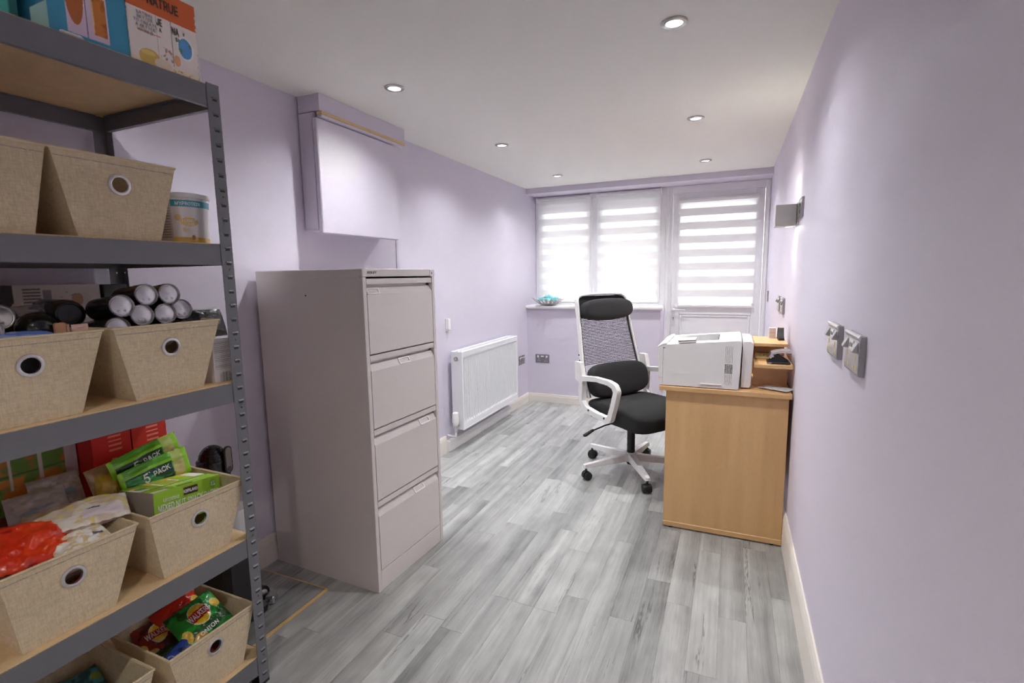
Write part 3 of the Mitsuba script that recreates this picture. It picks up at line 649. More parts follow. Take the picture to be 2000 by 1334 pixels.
# back: white rails, mesh, head pillow, lumbar pad
hw = lambda z: np.interp(z, [.44, .6, .72, .95, 1.145], [.235, .250, .243, .222, .212])
zs = np.linspace(.50, 1.12, 26)
def rail(s):
    P = [(bxp(z), s*hw(z), z) for z in zs]
    return P
Lr = rail(1); Rr = rail(-1)
topc = [(bxp(1.145)-.002, s*q_, 1.145+dz) for s, q_, dz in ((1, .200, -.006), (1, .17, .004), (1, .1, .009), (-1, .0, .010), (-1, .1, .009), (-1, .17, .004), (-1, .200, -.006))]
frame_pts = np.array(Lr+topc+Rr[::-1])
fp = []
for o in (-.010, .0, .010): fp.append(tube(frame_pts+np.array([o, 0, 0]), .0085, 10))
part(t, 'back_frame', K(cat(fp)), 'm_white_plastic', True)
nb = 22
def band_sheet(z0_, z1_, dx, wscale=1.0, thick=.002):
    ys = np.linspace(-1, 1, nb); V = []
    for z in (z0_, z1_):
        for y_ in ys: V.append((bxp(z)+dx-.022*(1-y_**2), y_*(hw(z)-.006)*wscale, z))
    V = np.array(V); V2 = V-np.array([thick, 0, 0]); A = np.vstack([V, V2]); F = []
    for i_ in range(nb-1):
        a0, a1, b0, b1 = i_, i_+1, nb+i_, nb+i_+1
        F += [[a0, a1, b1], [a0, b1, b0], [2*nb+a1, 2*nb+a0, 2*nb+b0], [2*nb+a1, 2*nb+b0, 2*nb+b1], [a1, a0, 2*nb+a0], [a1, 2*nb+a0, 2*nb+a1], [b0, b1, 2*nb+b1], [b0, 2*nb+b1, 2*nb+b0]]
    return trimesh.Trimesh(A, F, process=False)
strands = [band_sheet(z, z+.0040, .006) for z in np.arange(.700, 1.02, .0098)]
mb = part(t, 'mesh_back', K(cat(strands)), 'm_mesh', kind='stuff')
part(t, 'mesh_border', K(cat([tube([(bxp(z)+.006, s*(hw(z)-.012), z) for z in zs], .0045, 6) for s in (-1, 1)]+[band_sheet(1.0, 1.142, .0, 1.0, .006)])), 'm_charcoal', 40)
hr = superq(.052, .207, .071, .7, .30, 56)
hr.apply_transform(trimesh.transformations.rotation_matrix(-.18, [0, 1, 0])); hr.apply_translation((bxp(1.056)+.040, 0, 1.054))
part(t, 'head_pillow', K(hr), 'm_charcoal', True)
lb = superq(.046, .246, .114, .6, .38, 56)
v = lb.vertices.copy(); v[:, 0] -= .03*(1-(v[:, 1]/.232)**2)-.012; lb.vertices = v
lb.apply_transform(trimesh.transformations.rotation_matrix(-.25, [0, 1, 0])); lb.apply_translation((bxp(.60)+.035, 0, .598))
part(t, 'lumbar_pad', K(lb), 'm_black_fabric', True)
ls = superq(.020, .225, .105, .6, .42, 40); ls.apply_transform(trimesh.transformations.rotation_matrix(-.25, [0, 1, 0])); ls.apply_translation((bxp(.58)-.012, 0, .585))
part(t, 'lumbar_shell', K(ls), 'm_white_plastic', True)
# arms: closed loops joined to the back rails
def arm(s):
    loop = LineString([(-.150, .640), (-.02, .654), (.10, .652), (.155, .640), (.180, .605), (.150, .50), (.118, .405), (.05, .410), (-.09, .428), (-.150, .470), (-.162, .56), (-.150, .640)])
    poly = Polygon(loop.coords).buffer(-.03).buffer(.038, quad_segs=8)
    hole = Polygon([(-.130, .618), (.0, .634), (.10, .630), (.138, .618), (.150, .600), (.124, .505), (.098, .436), (.0, .442), (-.095, .458), (-.134, .49)]).buffer(-.012).buffer(.013, quad_segs=6)
    spur = Polygon([(-.21, .735), (-.155, .735), (-.13, .64), (-.16, .60), (-.20, .62)])
    poly = poly.union(spur).difference(hole).buffer(-.006).buffer(.006, quad_segs=5)
    m = ext(poly, .034, basis((0, s*.285+.017, 0), (1, 0, 0), (0, 0, 1)))
    return m
for s in (-1, 1):
    a_ = part(t, 'armrest', K(arm(s)), 'm_white_plastic', 25)
    for (px, pz) in ((-.07, .442), (.075, .425)):
        part(a_, 'bolt', K(cyl((px, s*.3022, pz), (px, s*.3040, pz), .0065, n=12)), 'm_ink')
    part(t, 'seat_bracket', K(hull([(x_, s*y_, z_) for x_ in (-.06, .08) for y_ in (.17, .28) for z_ in (.396, .415)])), 'm_white_plastic')
    for pz in (.770, .735): part(t, 'rail_bolt', K(cyl((bxp(pz), s*.2575, pz), (bxp(pz), s*.2605, pz), .005, n=10)), 'm_ink')

# ------------------------------------------------------------------ bowl on the sill
t = thing('leaf_bowl', 'openwork silver bowl on the window sill', 'bowl')
BX, BY, BZ = .212, 4.752, .985
pm = []
rr_ = random.Random(3)
pm.append(lathe([(.0005, .002), (.05, .002), (.085, .010), (.112, .026), (.110, .029), (.084, .014), (.05, .005), (.0005, .005)], 32))
for ring, (r0, r1, z0_, z1_, nn) in enumerate(((.07, .125, .010, .040, 18), (.10, .150, .024, .058, 20), (.115, .168, .034, .072, 18))):
    for k in range(nn):
        a = 2*math.pi*(k+.5*ring)/nn+rr_.uniform(-.06, .06); w_ = .016
        d = np.array([math.cos(a), math.sin(a), 0]); e = np.array([-d[1], d[0], 0])
        P = [d*r0+[0, 0, z0_], d*(r0+r1)/2+e*w_+[0, 0, (z0_+z1_)/2-.004], d*r1+e*rr_.uniform(-.012, .012)+[0, 0, z1_+rr_.uniform(-.006, .008)], d*(r0+r1)/2-e*w_+[0, 0, (z0_+z1_)/2-.004]]
        P2 = [q_+np.array([0, 0, .002])-d*.001 for q_ in P]
        pm.append(hull(P+P2))
mm = cat(pm); mm.apply_translation((BX, BY, BZ)); part(t, 'basket', mm, 'm_chrome')
for k, (dx, dy, dz, an) in enumerate(((-.06, -.03, .066, 20), (.01, -.05, .060, -15), (.065, -.02, .066, 50), (-.02, .03, .072, 80), (.05, .04, .064, -50), (.0, -.01, .088, 10))):
    SM = basis((BX+dx, BY+dy, BZ+dz), (math.cos(math.radians(an)), math.sin(math.radians(an)), .25*(-1)**k), (-math.sin(math.radians(an)), math.cos(math.radians(an)), .35))
    pmh, pc, _ = packet(.085, .060, .014, SM, paint((95, 200, 208), (BLOB(k, 4, .56), (60, 160, 176)), (BLOB(k+20, 6, .66), (236, 190, 80)), (R(0, 0, .06, 1), (180, 236, 238))), k+2, 0, 22)
    one('sweet_packet', 'turquoise wrapped sweet '+('at the left end', 'at the front', 'at the right end', 'at the back left', 'at the back right', 'with a yellow patch on top of the others')[k]+' in the silver bowl', 'sweet', pmh, 'm_vc_gloss', True, 'sweets in the silver bowl', color=pc)

# ------------------------------------------------------------------ shelving rack
XB, XF, YA, YE, RT = .03, .570, .09, 1.020, 1.818
LEV = [1.813, 1.385, .987, .500, .103]
rack = thing('shelving_rack', 'dark grey bolt-less metal shelving rack with chipboard shelves along the left wall', 'shelving rack')
def slot_leg(w):
    p = sbox(0, 0, w, RT)
    holes = [rrect(w*.36, z, w*.82, z+.0075, .002) for z in np.arange(.03, RT-.03, .0405)]
    dots = [Point(w*.60, z).buffer(.003, quad_segs=3) for z in np.arange(.10, RT-.1, .2025)]
    return p.difference(shapely.union_all(dots))
def post(x, y, sx, sy):
    a = ext(slot_leg(.036), .0018, basis((x if sx > 0 else x, y-(.036 if sy > 0 else 0), 0) if True else 0, (0, 1, 0), (0, 0, 1)))
    a.apply_translation((-.0018 if sx > 0 else 0, 0, 0))
    b = ext(slot_leg(.036), .0018, basis((x-(.036 if sx > 0 else 0), y+(0 if sy > 0 else .0018), 0), (1, 0, 0), (0, 0, 1)))
    tabs = []
    for z in np.arange(.0375, RT-.03, .0405):
        y0_ = y-(.036 if sy > 0 else 0)
        if sx > 0: tabs.append(hull([(x, y0_+.012, z), (x, y0_+.030, z), (x+.0038, y0_+.013, z+.002), (x+.0038, y0_+.029, z+.002), (x, y0_+.012, z+.006), (x, y0_+.030, z+.006)]))
    return cat([a, b]+tabs)
for (x, y, sx, sy) in ((XF, YE, 1, 1), (XB, YE, -1, 1), (XF, YA, 1, -1), (XB, YA, -1, -1)):
    p = part(rack, 'post', post(x, y, sx, sy), 'm_rack')
    if sx > 0:
        y0_ = y-(.036 if sy > 0 else 0)
        part(p, 'slot_shade', cat([bx((x-.001, y0_+.014, z-.0055), (x+.0006, y0_+.028, z-.0005)) for z in np.arange(.0375, RT-.03, .0405)]), 'm_ink', kind='stuff')  # no slots cut here; dark patches paint the recess shade under each tab
    part(p, 'foot', bx((x-(.037 if sx > 0 else .001), y-(.037 if sy > 0 else .001), 0), (x+(.001 if sx > 0 else .037), y+(.001 if sy > 0 else .037), .012), .002), 'm_black')
def chan(lo, hi, axis, inward):
    """Pressed shelf beam: thin web with lips."""
    (xa, ya, za), (xb, yb, zb) = lo, hi
    t_ = .0016
    if axis == 'y':
        web = bx((xa, ya, za), (xa+t_*inward, yb, zb)); lips = [bx((xa, ya, z_), (xa+.014*inward, yb, z_+t_)) for z_ in (za, zb-.011)]
    else:
        web = bx((xa, ya, za), (xb, ya+t_*inward, zb)); lips = [bx((xa, ya, z_), (xb, ya+.014*inward, z_+t_)) for z_ in (za, zb-.011)]
    return cat([web]+lips)
for zt in LEV:
    part(rack, 'beam', chan((XF-.0022, YA+.030, zt-.057), (XF, YE-.030, zt), 'y', -1), 'm_rack')
    part(rack, 'beam', chan((XB+.0022, YA+.030, zt-.057), (XF, YE-.030, zt), 'y', 1), 'm_rack')
    part(rack, 'beam', chan((XB+.030, YE-.0025, zt-.057), (XF-.030, YE, zt), 'x', -1), 'm_rack')
    part(rack, 'beam', chan((XB+.030, YA+.0025, zt-.057), (XF-.030, YA, zt), 'x', 1), 'm_rack')
    part(rack, 'shelf_board', bx((XB+.005, YA+.006, zt-.0085), (XF-.005, YE-.006, zt+.0025), .001), 'm_mdf')
SH = [z+.003 for z in LEV]
FX = lambda y, z, x: basis((x, y, z), (0, 1, 0), (0, 0, 1))      # faces +x, reads along +y

# fabric bins
def frustum(zl, zh, yb_, yt_, xb_, xt_):
    return hull([(x, y, zl) for x in xb_ for y in yb_]+[(x, y, zh) for x in xt_ for y in yt_])
def fabric_bin(lev, yb_, yt_, label, h=.186):
    zb = SH[lev]; t = thing('fabric_bin', label, 'storage bin', 'tapered beige storage bins on the rack')
    xb_, xt_ = (.322, .547), (.284, .561)
    out = frustum(zb, zb+h, yb_, yt_, xb_, xt_)
    k = .004
    inn = frustum(zb+k, zb+h+.001, (yb_[0]+k, yb_[1]-k), (yt_[0]+k, yt_[1]-k), (xb_[0]+k, xb_[1]-k), (xt_[0]+k, xt_[1]-k))
    yc = (yt_[0]+yt_[1])/2*.62+(yb_[0]+yb_[1])/2*.38; zc = zb+.125; xc = xb_[1]+(xt_[1]-xb_[1])*.125/h
    nrm = np.array([h, 0, -(xt_[1]-xb_[1])]); nrm /= np.linalg.norm(nrm)
    hole = cyl(np.array([xc, yc, zc])-nrm*.02, np.array([xc, yc, zc])+nrm*.02, .0176, n=28)
    m = md(out)-md(inn)-md(hole)
    part(t, 'body', tm(m), 'm_fabric')
    g = lathe([(.0172, -.005), (.0172, .0022), (.0195, .0034), (.0235, .0026), (.0248, .0004), (.0248, -.0002)], 40)
    part(t, 'grommet', at(g, basis(np.array([xc, yc, zc])+nrm*.0006, (0, 1, 0), np.cross(nrm, [0, 1, 0]))), 'm_alu', 35, label='silver metal grommet')
    z = zb+h
    def rim(o, zz): return [(xt_[0]-o, yt_[0]-o, zz), (xt_[1]+o, yt_[0]-o, zz), (xt_[1]+o, yt_[1]+o, zz), (xt_[0]-o, yt_[1]+o, zz)]
    hm = []
    P = np.array(rim(.0004, z-.001))
    for i_ in range(4):
        hm.append(tube([P[i_], (P[i_]+P[(i_+1) % 4])/2, P[(i_+1) % 4]], .0028, 8))
    part(t, 'hem', cat(hm), 'm_hem', 40)
    sP = []
    f_ = lambda zz, a_, b_: a_+(b_-a_)*(zz-zb)/h
    zz = z-.017
    part(t, 'stitching', bx((f_(zz, xb_[1], xt_[1])-.0006, f_(zz, yb_[0], yt_[0])+.002, zz), (f_(zz, xb_[1], xt_[1])+.0007, f_(zz, yb_[1], yt_[1])-.002, zz+.0011)), 'm_grey_mid')
    return t
fabric_bin(1, (.658, .838), (.618, .882), 'beige fabric bin on the second shelf, standing next to the white tub')
fabric_bin(1, (.402, .582), (.360, .612), 'beige fabric bin at the left edge of the second shelf, cut by the photo edge')
fabric_bin(2, (.738, .912), (.697, .966), 'beige fabric bin piled with silver-ended drink cans')
fabric_bin(2, (.448, .624), (.408, .676), 'beige fabric bin on the third shelf left of the bin with the drink cans')
fabric_bin(3, (.755, .942), (.727, 1.002), 'beige fabric bin holding the green snack carton')
fabric_bin(3, (.464, .641), (.438, .700), 'beige fabric bin on the fourth shelf with the red bag and pale pouches')
fabric_bin(4, (.772, .952), (.735, .996), 'beige fabric bin on the lowest shelf with crisp packets', .176)
fabric_bin(4, (.470, .650), (.425, .698), 'beige fabric bin on the lowest shelf with turquoise packets', .184)

# --- top shelf
ORANGE, OFFW, TEAL = (196, 92, 44), (236, 226, 222), (58, 140, 172)
zb = SH[0]
t = thing('snack_bar_carton', 'white and orange snack carton at the right end of the top shelf', 'carton')
hN, wN = .192, .172
front = paint(OFFW, (R(0, .665, 1, 1), ORANGE), (R(.385, 0, .39, .66), (150, 140, 138)), (R(.60, .10, .61, .665), (120, 110, 110)), (R(0, 0, 1, .09), (240, 228, 206)),
              (EL(.26, .10, .15, .11), (206, 176, 90)), (EL(.24, .16, .10, .03), (230, 200, 120)), (EL(.44, .07, .12, .07), (228, 216, 196)), (R(.12, .405, .44, .412), (200, 90, 60)),
              (EL(.80, .385, .125, .155), (245, 245, 245)), (EL(.80, .385, .105, .13), (84, 150, 206)), (AND(EL(.80, .385, .105, .13), BLOB(5, 9, .52)), (86, 126, 84)),
              (EL(.66, .19, .05, .07), (216, 160, 110)), (AND(R(.42, .14, .60, .30), BLOB(8, 26, .68)), (150, 120, 90)), (AND(R(.45, .02, 1, .07), BLOB(9, 30, .64)), (190, 150, 80)))
cm_, cc_ = carton((wN, hN, .12), FX(.897, zb+hN/2, .550), {'all': paint(OFFW), 'front': front, 'left': paint((60, 40, 30), (R(0, 0, 1, .6), (222, 214, 208)), (R(0, .62, 1, 1), ORANGE)), 'right': paint(OFFW, (R(0, .665, 1, 1), ORANGE)), 'top': paint(ORANGE)}, .0009)
part(t, 'box', cm_, 'm_vc', color=cc_)
FN = lambda u, v, dx=.0006: FX(.897+(u-.5)*wN, zb+v*hN, .550+dx)
part(t, 'lettering', cat([text('NATRUE', .022, FN(.51, .83), width=.076, bold=True)]+[text('JE', .016, FN(.435, .590), width=.0135, bold=True), text('A', .010, FN(.44, .495), width=.006)]+
     [text('NA', .017, FN(.665, .560), width=.018, bold=True), text('BA', .0095, FN(.69, .465), width=.010), text('V', .009, FN(.79, .57), width=.005)]), 'm_ink')
part(t, 'small_print', cat([text(s_, .0072, FN(.235, .615-.052*k)) for k, s_ in enumerate(('EATING', 'BETTER', 'TO CREATE', 'A BETTER', 'WORLD.'))]), 'm_ink_grey')
part(t, 'torn_edge', cat([bx((.5495, .8095+.001*(k % 2), zb+.004+k*.0115), (.5512, .8135, zb+.004+k*.0115+.0055)) for k in range(11)]+[bx((.5495, .9805, zb+.006+k*.0155), (.5512, .984, zb+.006+k*.0155+.006)) for k in range(11)]), 'm_pouch')

t = thing('drink_carton', 'blue carton with pictures of iced drinks on the top shelf', 'carton')
hB, wB = .235, .176
u0 = lambda yy: (yy-.634)/wB
fb = paint(TEAL, (R(.30, .06, .515, 1), (216, 196, 216)), (R(.52, .06, .765, 1), (216, 196, 216)), (R(.512, .06, .522, 1), (110, 90, 120)),
           (AND(EL(.40, .42, .10, .28), R(.30, .14, .53, .60)), (170, 96, 50)), (AND(EL(.40, .62, .10, .10), R(.30, .58, .53, .70)), (232, 214, 190)), (EL(.47, .54, .06, .05), (120, 110, 108)),
           (R(.60, .11, .745, .48), (186, 112, 48)), (R(.595, .46, .75, .56), (232, 214, 186)), (R(.585, .11, .605, .50), (222, 190, 140)), (AND(BLOB(4, 18, .6), R(.60, .11, .745, .46)), (160, 90, 36)))
cm_, cc_ = carton((wB, hB, .15), FX(.722, zb+hB/2, .548), {'all': paint(TEAL), 'front': fb}, .001)
part(t, 'box', cm_, 'm_vc', color=cc_)
FB = lambda u, v: FX(.722+(u-.5)*wB, zb+v*hB, .5486)
part(t, 'lettering', cat([text('MU', .026, FB(.645, .70), width=.038, bold=True), text('A', .022, FB(.425, .79), bold=True)]), 'm_ink')
part(t, 'glint_shape', bx((.548, .668, zb+.0005), (.5565, .712, zb+.010), .004), 'm_white_plastic', label='white piece standing in for a glint at the foot of the carton')  # white shape in place of a bright reflection on the carton
t = thing('turquoise_carton', 'blurred turquoise carton at the left end of the top shelf', 'carton')
cm_, cc_ = carton((.16, .22, .2), FX(.535, zb+.11, .52), {'all': paint((96, 208, 196)), 'front': paint((96, 208, 196), (BLOB(2, 3, .55), (150, 232, 222)), (R(.9, 0, 1, 1), (40, 110, 110)))}, .004)
part(t, 'box', cm_, 'm_vc', color=cc_)
one('paper_leaflet', 'pale green leaflet leaning beside the turquoise carton on the top shelf', 'leaflet', hull([(.553, .620, zb), (.553, .650, zb), (.553, .650, zb+.058), (.553, .620, zb+.030), (.5545, .620, zb), (.5545, .650, zb), (.5545, .650, zb+.058), (.5545, .620, zb+.030)]), mat('m_leaflet', (150, 190, 180), .6))

# --- second shelf: tub
t = thing('nut_butter_tub', 'white plastic food tub with teal and yellow label on the second shelf', 'tub')
TX, TY, TZ, TR, TH = .455, .962, SH[1], .066, .122
ang0 = math.atan2(-TY, 1.895-TX)
nu, nv = 180, 90
U, Vv = np.meshgrid(np.linspace(0, 1, nu), np.linspace(0, 1, nv))
tubfn = paint((236, 232, 232), (R(0, .80, 1, .955), (52, 152, 176)), (R(0, .0, 1, .13), (216, 178, 78)), (R(0, 0, .435, .955), (210, 200, 200)), (lambda u, v: (u < .42) & (u > .30) & (v < .9) & (v > .12) & (np.sin(v*110) > .35), (150, 140, 142)),
              (EL(.535, .47, .055, .10), (226, 190, 90)), (EL(.47, .56, .020, .07), (224, 200, 140)), (EL(.505, .30, .012, .05), (216, 196, 140)), (EL(.555, .13, .012, .06), (160, 100, 50)))
RR = TR*(.93+.07*Vv)
Pt = np.stack([TX+RR*np.cos(ang0+(U-.5)*2*np.pi), TY+RR*np.sin(ang0+(U-.5)*2*np.pi), TZ+.001+Vv*TH], -1).reshape(-1, 3)
i, j = np.meshgrid(np.arange(nv-1), np.arange(nu-1), indexing='ij'); q = (i*nu+j).ravel()
part(t, 'body', trimesh.Trimesh(Pt, np.vstack([np.stack([q, q+1, q+nu+1], -1), np.stack([q, q+nu+1, q+nu], -1)]), process=False), 'm_vc_gloss', True, color=tubfn(U, Vv).reshape(-1, 3))
def wrap(s, h, du, z, width, bold=True):
    m = meshkit.text_mesh(s, h, .0005, bold).subdivide_to_size(h*.4); b = m.bounds; v = m.vertices-[(b[0, 0]+b[1, 0])/2, (b[0, 1]+b[1, 1])/2, 0]
    v = v*[width/(b[1, 0]-b[0, 0]), 1, 1]; zz = v[:, 1]+z; r_ = TR*(.93+.07*(zz-TZ)/TH)+.0006+v[:, 2]; th = ang0+v[:, 0]/TR+du
    return trimesh.Trimesh(np.stack([TX+r_*np.cos(th), TY+r_*np.sin(th), zz], -1), m.faces, process=False)
for a_ in (('MYPROTEIN', .0085, .22, TZ+TH*.88, .062), ('PEANUT', .0085, .22, TZ+TH*.50, .036), ('BUTTER', .0068, .22, TZ+TH*.42, .026)): part(t, 'lettering', wrap(*a_), 'm_ink_white', label='white lettering round the tub')
lid = lathe([(.0005, 0), (TR+.002, 0), (TR+.004, .002), (TR+.004, .011), (TR+.001, .013), (TR-.004, .0115), (.0005, .011)], 48); lid.apply_translation((TX, TY, TZ+TH+.0012)); part(t, 'lid', lid, 'm_white_plastic', 35)
t = thing('blue_capped_bottle', 'small bottle with a blue cap behind the white tub', 'bottle')
part(t, 'body', cyl((.33, .955, SH[1]), (.33, .955, SH[1]+.13), .022), 'm_pouch', 30); part(t, 'cap', cyl((.33, .955, SH[1]+.1302), (.33, .955, SH[1]+.152), .012), mat('m_blue', (50, 70, 190), .4), 30)

# --- third shelf: cans
def can(y, z, xe, ax, label, rr=.0285, L=.135):
    t = thing('drink_can', label, 'drink can', 'black drink cans lying in the fabric bin')
    ax = np.asarray(ax, float); ax /= np.linalg.norm(ax); M = basis((xe, y, z), np.cross([0, 0, 1], ax), np.cross(ax, np.cross([0, 0, 1], ax)))
    part(t, 'body', at(lathe([(.0005, -L), (rr*.8, -L), (rr, -L+.008), (rr, -.010), (rr*.965, -.0010), (rr*.955, -.014), (.0005, -.014)], 36), M), 'm_black_gloss', 35)
    part(t, 'end', at(lathe([(rr*.965, -.0012), (rr*.985, .0008), (rr*.955, .0026), (rr*.90, .0010), (rr*.87, -.0075), (rr*.80, -.0075), (rr*.76, -.0040), (rr*.4, -.0022), (.0005, -.0018)], 36), M), 'm_alu', 50, label='silver end')
    for s in (-1, 1):
        d = superq(.0030, .0030, .0012, 1, 1, 12); d.apply_translation((s*.007, -.012, -.0022)); part(t, 'dimple', at(d, M), 'm_chrome', True)
AX = (1, -.10, .10)
for y, z, xe, lab in ((.816, 1.251, .498, 'topmost drink can on the left of the two at the top of the pile'), (.878, 1.251, .492, 'drink can on the right of the two at the top of the pile'),
                      (.752, 1.226, .505, 'drink can at the upper left of the pile, above the lowest one'), (.797, 1.200, .505, 'drink can below the two top cans, left of centre'),
                      (.858, 1.199, .500, 'drink can below the two top cans, right of centre'), (.910, 1.207, .488, 'smaller-looking drink can at the right end of the pile'),
                      (.733, 1.186-.014, .515, 'lowest drink can, at the left end of the pile by the bin rim')):
    can(y, z, xe, AX, lab)
for y, z, w in ((.790, 1.142, 'left'), (.848, 1.141, 'middle'), (.906, 1.148, 'right')): can(y, z, .50, AX, f'drink can sunk behind the bin front under the {w} of the can pile')
t = thing('black_bottle', 'fat glossy black bottle lying behind the drink cans', 'bottle')
part(t, 'body', at(lathe([(.0005, -.15), (.030, -.15), (.036, -.14), (.036, -.02), (.033, -.004), (.030, 0), (.026, .001), (.024, -.003), (.0005, -.004)], 36), basis((.40, .693, 1.208), (.1, 1, 0), (0, 0, 1))), 'm_black_gloss', 35)
# left bin contents
t = thing('black_tin', 'shiny round black tin lid in the bin left of the drink cans', 'tin')
part(t, 'body', at(lathe([(.0005, -.06), (.032, -.06), (.036, -.05), (.036, -.012), (.030, .004), (.016, .012), (.0005, .014)], 40), basis((.485, .592, 1.184), (.25, 1, 0), (0, .1, 1))), 'm_black_gloss', 50)
part(t, 'rim', at(lathe([(.0365, -.022), (.0375, -.018), (.0365, -.014)], 40), basis((.485, .592, 1.184), (.25, 1, 0), (0, .1, 1))), 'm_chrome', True)
can(.553, 1.212, .415, (1, -.5, .25), 'tilted drink can with a bright rim behind the round black tin', .030, .07)
can(.500, 1.19, .50, (1, -.2, .1), 'drink can at the far left edge of the third shelf')
t = thing('card_sleeve', 'open pink card sleeve in the bin left of the drink cans', 'card sleeve')
part(t, 'front', at(bx((-.018, -.05, 0), (.018, .022, .002)), basis((.512, .655, 1.168), (-.2, 1, 0), (0, 0, 1))), mat('m_pinkcard', (228, 190, 178), .6))
part(t, 'side', at(bx((-.05, -.05, 0), (.0, .024, .002)), basis((.512, .636, 1.168), (1, .2, 0), (0, 0, 1))), 'm_pinkcard')
one('card_tube', 'tan cardboard piece beside the pink card sleeve', 'cardboard', bx((.50, .610, 1.11), (.512, .632, 1.196), .003), mat('m_tan', (190, 140, 104), .6))
pm_, pc, pf = packet(.13, .075, .010, basis((.512, .545, 1.168), (0, 1, .03), (-.95, 0, .25)), paint((96, 130, 214), (BLOB(3, 6, .55), (150, 176, 236)), (R(0, 0, .25, 1), (30, 90, 70))), 3)
one('blue_packet', 'shiny blue packet lying along the rim of the bin left of the cans', 'packet', pm_, 'm_vc_gloss', True, color=pc)
pm_, pc, pf = packet(.09, .07, .015, basis((.345, .628, 1.205), (.2, 1, .1), (-.6, 0, .6)), paint((190, 192, 200), (BLOB(6, 6, .55), (120, 130, 150)), (R(.6, .2, 1, .5), (40, 70, 150))), 6)
one('silver_packet', 'crumpled silver packet at the back of the bin left of the cans', 'packet', pm_, 'm_vc_gloss', True, color=pc)
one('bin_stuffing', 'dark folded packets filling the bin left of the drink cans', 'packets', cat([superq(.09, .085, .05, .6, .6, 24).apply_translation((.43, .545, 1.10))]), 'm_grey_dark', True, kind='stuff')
# cartons standing behind
t = thing('cup_carton', 'pale carton printed with a coffee cup standing against the wall behind the third-shelf bins', 'carton')
fc = paint((196, 190, 194), (R(0, 0, .22, 1), (46, 44, 48)), (EL(.27, .2, .10, .35), (206, 196, 200)), (R(.30, .35, .45, .92), (92, 92, 98)), (lambda u, v: (u > .30) & (u < .45) & (v > .35) & (v < .92) & (np.sin(v*70) > .2), (190, 186, 190)),
           (R(.47, .40, .54, .85), (120, 118, 124)), (EL(.83, .55, .085, .22), (186, 178, 182)), (EL(.775, .56, .055, .19), (160, 130, 104)), (AND(R(.62, .2, .76, .9), BLOB(11, 22, .70)), (90, 76, 74)), (R(.0, 0, .6, .2), (70, 56, 56)))
cm_, cc_ = carton((.265, .290, .07), FX(.780, SH[2]+.145, .105), {'all': paint((196, 190, 194)), 'front': paint((196, 190, 194), (lambda u, v: v > .70, (196, 190, 194)))}, .01)
def lift(fn, v0): return lambda u, v: np.where((v > v0)[..., None], fn(u, np.clip((v-v0)/(1-v0), 0, 1)), L3((150, 146, 150)))
cm_, cc_ = carton((.265, .290, .07), FX(.780, SH[2]+.145, .105), {'all': paint((196, 190, 194)), 'front': lift(fc, .66)}, .0022)
part(t, 'box', cm_, 'm_vc', color=cc_)
one('dark_carton', 'black carton behind the drink cans beside the back post', 'carton', bx((.045, .918, SH[2]), (.115, .985, SH[2]+.288), .002), 'm_black')
t = thing('nutrition_carton', 'white carton covered in small print right of the can bin', 'carton')
fn_ = lambda u, v: np.where((((u > .08) & (u < .92) & (v > .30) & (v < .93) & (np.sin(v*150) > .3)))[..., None], L3((168, 162, 164)), np.where(((v < .22) & (u > .3) & (np.sin(u*90) > 0))[..., None], L3((130, 124, 124)), L3((232, 228, 228))))
cm_, cc_ = carton((.060, .128, .12), FX(.9855, SH[2]+.064, .535), {'all': paint((228, 224, 224)), 'front': fn_}, .0012)
part(t, 'box', cm_, 'm_vc', color=cc_)
pm_, pc, pf = packet(.13, .09, .020, basis((.47, .980, SH[2]+.172), (0, 1, 0), (-.35, 0, 1)), paint((26, 26, 28), (R(0, .9, 1, 1), (170, 170, 172)), (BLOB(13, 5, .62), (80, 80, 84))), 8)
one('black_pouch', 'black foil pouch on top of the small-print carton', 'pouch', pm_, 'm_vc_gloss', True, color=pc)

# --- fourth shelf
zb = SH[3]
RED = (206, 44, 32)
for c_i, yc in enumerate((.845, .952)):
    for r_i in range(4):
        lab = f'red biscuit carton in the {"left" if c_i == 0 else "right"} stack behind the green packs, {["bottom", "second from the bottom", "second from the top", "topmost"][r_i]}'
        t = thing('biscuit_carton', lab, 'carton', 'red biscuit cartons stacked against the wall')
        ff = paint(RED, (EL(.55, .5, .17, .40), (228, 190, 150)), (AND(EL(.55, .5, .17, .40), BLOB(r_i+3*c_i, 12, .52)), (206, 206, 176)), (EL(.50, .45, .05, .14), (230, 110, 60)), (lambda u, v: (u > .80) & (u < .92) & (v > .2) & (v < .85) & (np.sin(u*190) > .2), (236, 150, 130))) if r_i < 3 else \
             paint(RED, (lambda u, v: (u > .4) & (u < .75) & (v > .1) & (v < .9) & (np.sin(v*40) > .3), (236, 140, 120)))
        cm_, cc_ = carton((.103, .0874, .16), basis((.200+.004*(r_i % 2), yc, zb+.0438+r_i*.0878), (0, 1, .0), (0, 0, 1)), {'all': paint((176, 34, 26)), 'front': ff}, .002)
        part(t, 'box', cm_, 'm_vc', color=cc_)
t = thing('nut_carton', 'large green snack carton standing on edge at the back of the fourth shelf', 'carton')
gf = paint((92, 130, 50), (R(0, 0, 1, .50), (100, 40, 30)), (R(0, .50, 1, .58), (80, 120, 44)), (R(0, .58, .10, 1), (206, 200, 206)), (R(.88, .66, 1, 1), (206, 200, 206)), (AND(R(.10, .62, .88, .80), BLOB(15, 9, .46)), (186, 120, 50)), (AND(R(.10, .84, .88, .97), BLOB(16, 9, .55)), (170, 110, 50)),
           (R(.10, .82, .88, .835), (60, 66, 44)), (R(.34, .70, .37, 1), (206, 200, 196)), (R(.62, .74, .65, 1), (206, 200, 196)))
cm_, cc_ = carton((.235, .32, .08), FX(.672, zb+.16, .128), {'all': paint((92, 130, 50)), 'front': gf}, .003)
